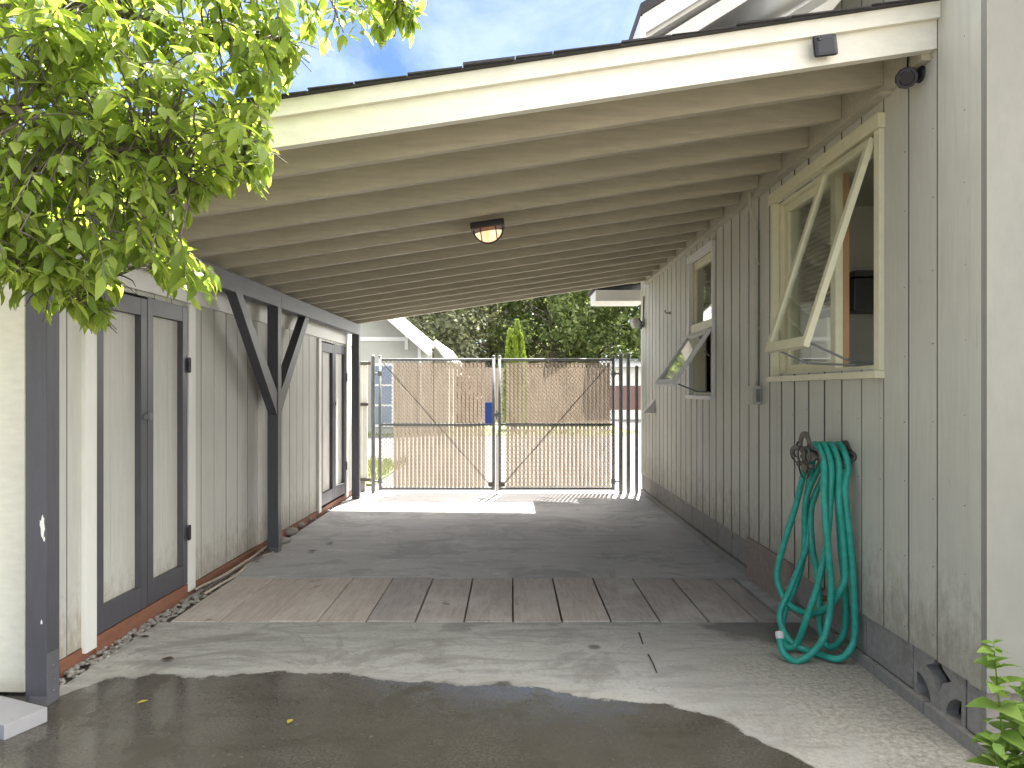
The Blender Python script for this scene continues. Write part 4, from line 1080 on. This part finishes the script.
# weed at the right foreground corner
wb = Vector((1.635,2.27,0))
wd = thing('weed', 'bright green leafy weed growing at the near house corner', 'plant', wb)
m = MB(); st = MB()
for (dx, dy, h, lean) in ((-.03,.0,.53,-.03), (.05,.03,.40,.02), (.08,-.05,.33,.05), (.01,-.06,.36,-.01), (.13,.0,.42,.04), (.16,-.05,.34,.0), (.02,.05,.30,.05), (-.05,-.04,.24,-.04), (.10,.04,.46,.0), (.20,.02,.38,.03)):
    P = [Vector((dx,dy,0)), Vector((dx+lean*.3,dy,h*.4)), Vector((dx+lean,dy,h*.8)), Vector((dx+lean*1.3,dy,h))]
    C = catmull(P, 6); st.tube(C, [.004*(1-i/len(C))+.001 for i in range(len(C))], 5)
    nl = int(h/.024)
    for i in range(3, nl+1):
        t = i/nl; b = C[min(int(t*(len(C)-1)), len(C)-1)]
        for s in (0, pi):
            a = i*1.57+s+rnd.gauss(0,.5); L = .10*(1-.62*t**2)*rnd.uniform(.6,1.25)
            leaf_shape(m, b, Vector((cos(a),sin(a),.2+.35*t+rnd.gauss(0,.3))), Vector((rnd.gauss(0,.3),rnd.gauss(0,.3),1)), L, L*.66, rnd.uniform(.1,.5), rnd.uniform(.1,.35))
m.build('leaves', WEED, wd, smooth=True, keep=False); st.build('stem', WEED, wd)

# ------------------------------------------------------------------ light, sky, camera
CLOUD_TILT, CLOUD_LO, CLOUD_HI, CLOUD_B, SKY_S = .06, .40, .58, 39.0, .05
c_cos, c_sin = .44, .10
sv = Vector((c_sin, c_cos, 1)).normalized()
el = math.asin(sv.z); az = math.atan2(sv.x, sv.y)
L = bpy.data.lights.new('sun', 'SUN'); L.energy = 4.5; L.angle = radians(.5); L.color = (1,.955,.88)
lo = bpy.data.objects.new('sun', L); COL.objects.link(lo); lo.rotation_euler = sv.to_track_quat('Z','Y').to_euler(); lo.location = (5,15,20)
w = bpy.data.worlds.new('World'); scene.world = w; w.use_nodes = True
nt = w.node_tree; nt.nodes.clear()
sky = nt.nodes.new('ShaderNodeTexSky'); sky.sky_type = 'NISHITA'; sky.sun_disc = False
sky.sun_elevation = el; sky.sun_rotation = az; sky.air_density = .55; sky.dust_density = .1; sky.ozone_density = 3.5; sky.altitude = 2500
tc = nt.nodes.new('ShaderNodeTexCoord'); gen = tc.outputs['Generated']
sx = nt.nodes.new('ShaderNodeSeparateXYZ'); nt.links.new(gen, sx.inputs[0])
mp = nt.nodes.new('ShaderNodeMapping'); mp.inputs['Scale'].default_value = (1,1,2.2); nt.links.new(gen, mp.inputs[0])
cl = noise(nt, mp.outputs[0], 2.6, 9, .62, .4)
# broken bright cloud, added mostly out of view to lift the shaded carport
side = math_(nt, 'ADD', math_(nt, 'MULTIPLY', sx.outputs[0], .93), math_(nt, 'MULTIPLY', sx.outputs[1], .36))
cov = math_(nt, 'ADD', cl, math_(nt, 'MULTIPLY', side, CLOUD_TILT))
mask = ramp(nt, cov, CLOUD_LO, CLOUD_HI)
def lobe(v, a, b):
    d = nt.nodes.new('ShaderNodeVectorMath'); d.operation = 'DOT_PRODUCT'; nt.links.new(gen, d.inputs[0]); d.inputs[1].default_value = Vector(v).normalized()
    mr = nt.nodes.new('ShaderNodeMapRange'); mr.interpolation_type = 'SMOOTHSTEP'
    mr.inputs[1].default_value = a; mr.inputs[2].default_value = b; nt.links.new(d.outputs['Value'], mr.inputs[0]); return mr.outputs[0]
gap = lobe((-.19,.89,.42), .80, .93)                   # a blue break in the cloud to the north
mask = math_(nt, 'MULTIPLY', mask, math_(nt, 'SUBTRACT', 1, math_(nt, 'MULTIPLY', gap, .97)))
br_ = math_(nt, 'ADD', math_(nt, 'MULTIPLY', lobe((.62,.62,.48), -.6, .95), 1.0), .08)   # cloud brightened to one side, out of view, to light the carport
cloud = nt.nodes.new('ShaderNodeCombineXYZ')
for q, k in zip(cloud.inputs, (1.0,.98,.93)): nt.links.new(math_(nt, 'MULTIPLY', br_, CLOUD_B*k), q)
skyc = mix(nt, mask, sky.outputs[0], cloud.outputs[0])
bg = nt.nodes.new('ShaderNodeBackground'); bg.inputs[1].default_value = SKY_S
wo = nt.nodes.new('ShaderNodeOutputWorld'); nt.links.new(skyc, bg.inputs[0]); nt.links.new(bg.outputs[0], wo.inputs[0])
cam = bpy.data.cameras.new('camera'); cam.sensor_width = 36; cam.lens = F/1024*36; cam.clip_end = 1000; cam.clip_start = .05
cam.shift_x = (512-CX)/1024; cam.shift_y = -(384-CY)/1024
co = bpy.data.objects.new('camera', cam); COL.objects.link(co); co.location = (0,0,H); co.rotation_euler = (pi/2,0,0)
scene.camera = co
vs = scene.view_settings; vs.view_transform = 'Standard'; vs.look = 'None'; vs.gamma = 1; vs.exposure = 2.95
scene.cycles.max_bounces = 12; scene.cycles.diffuse_bounces = 8
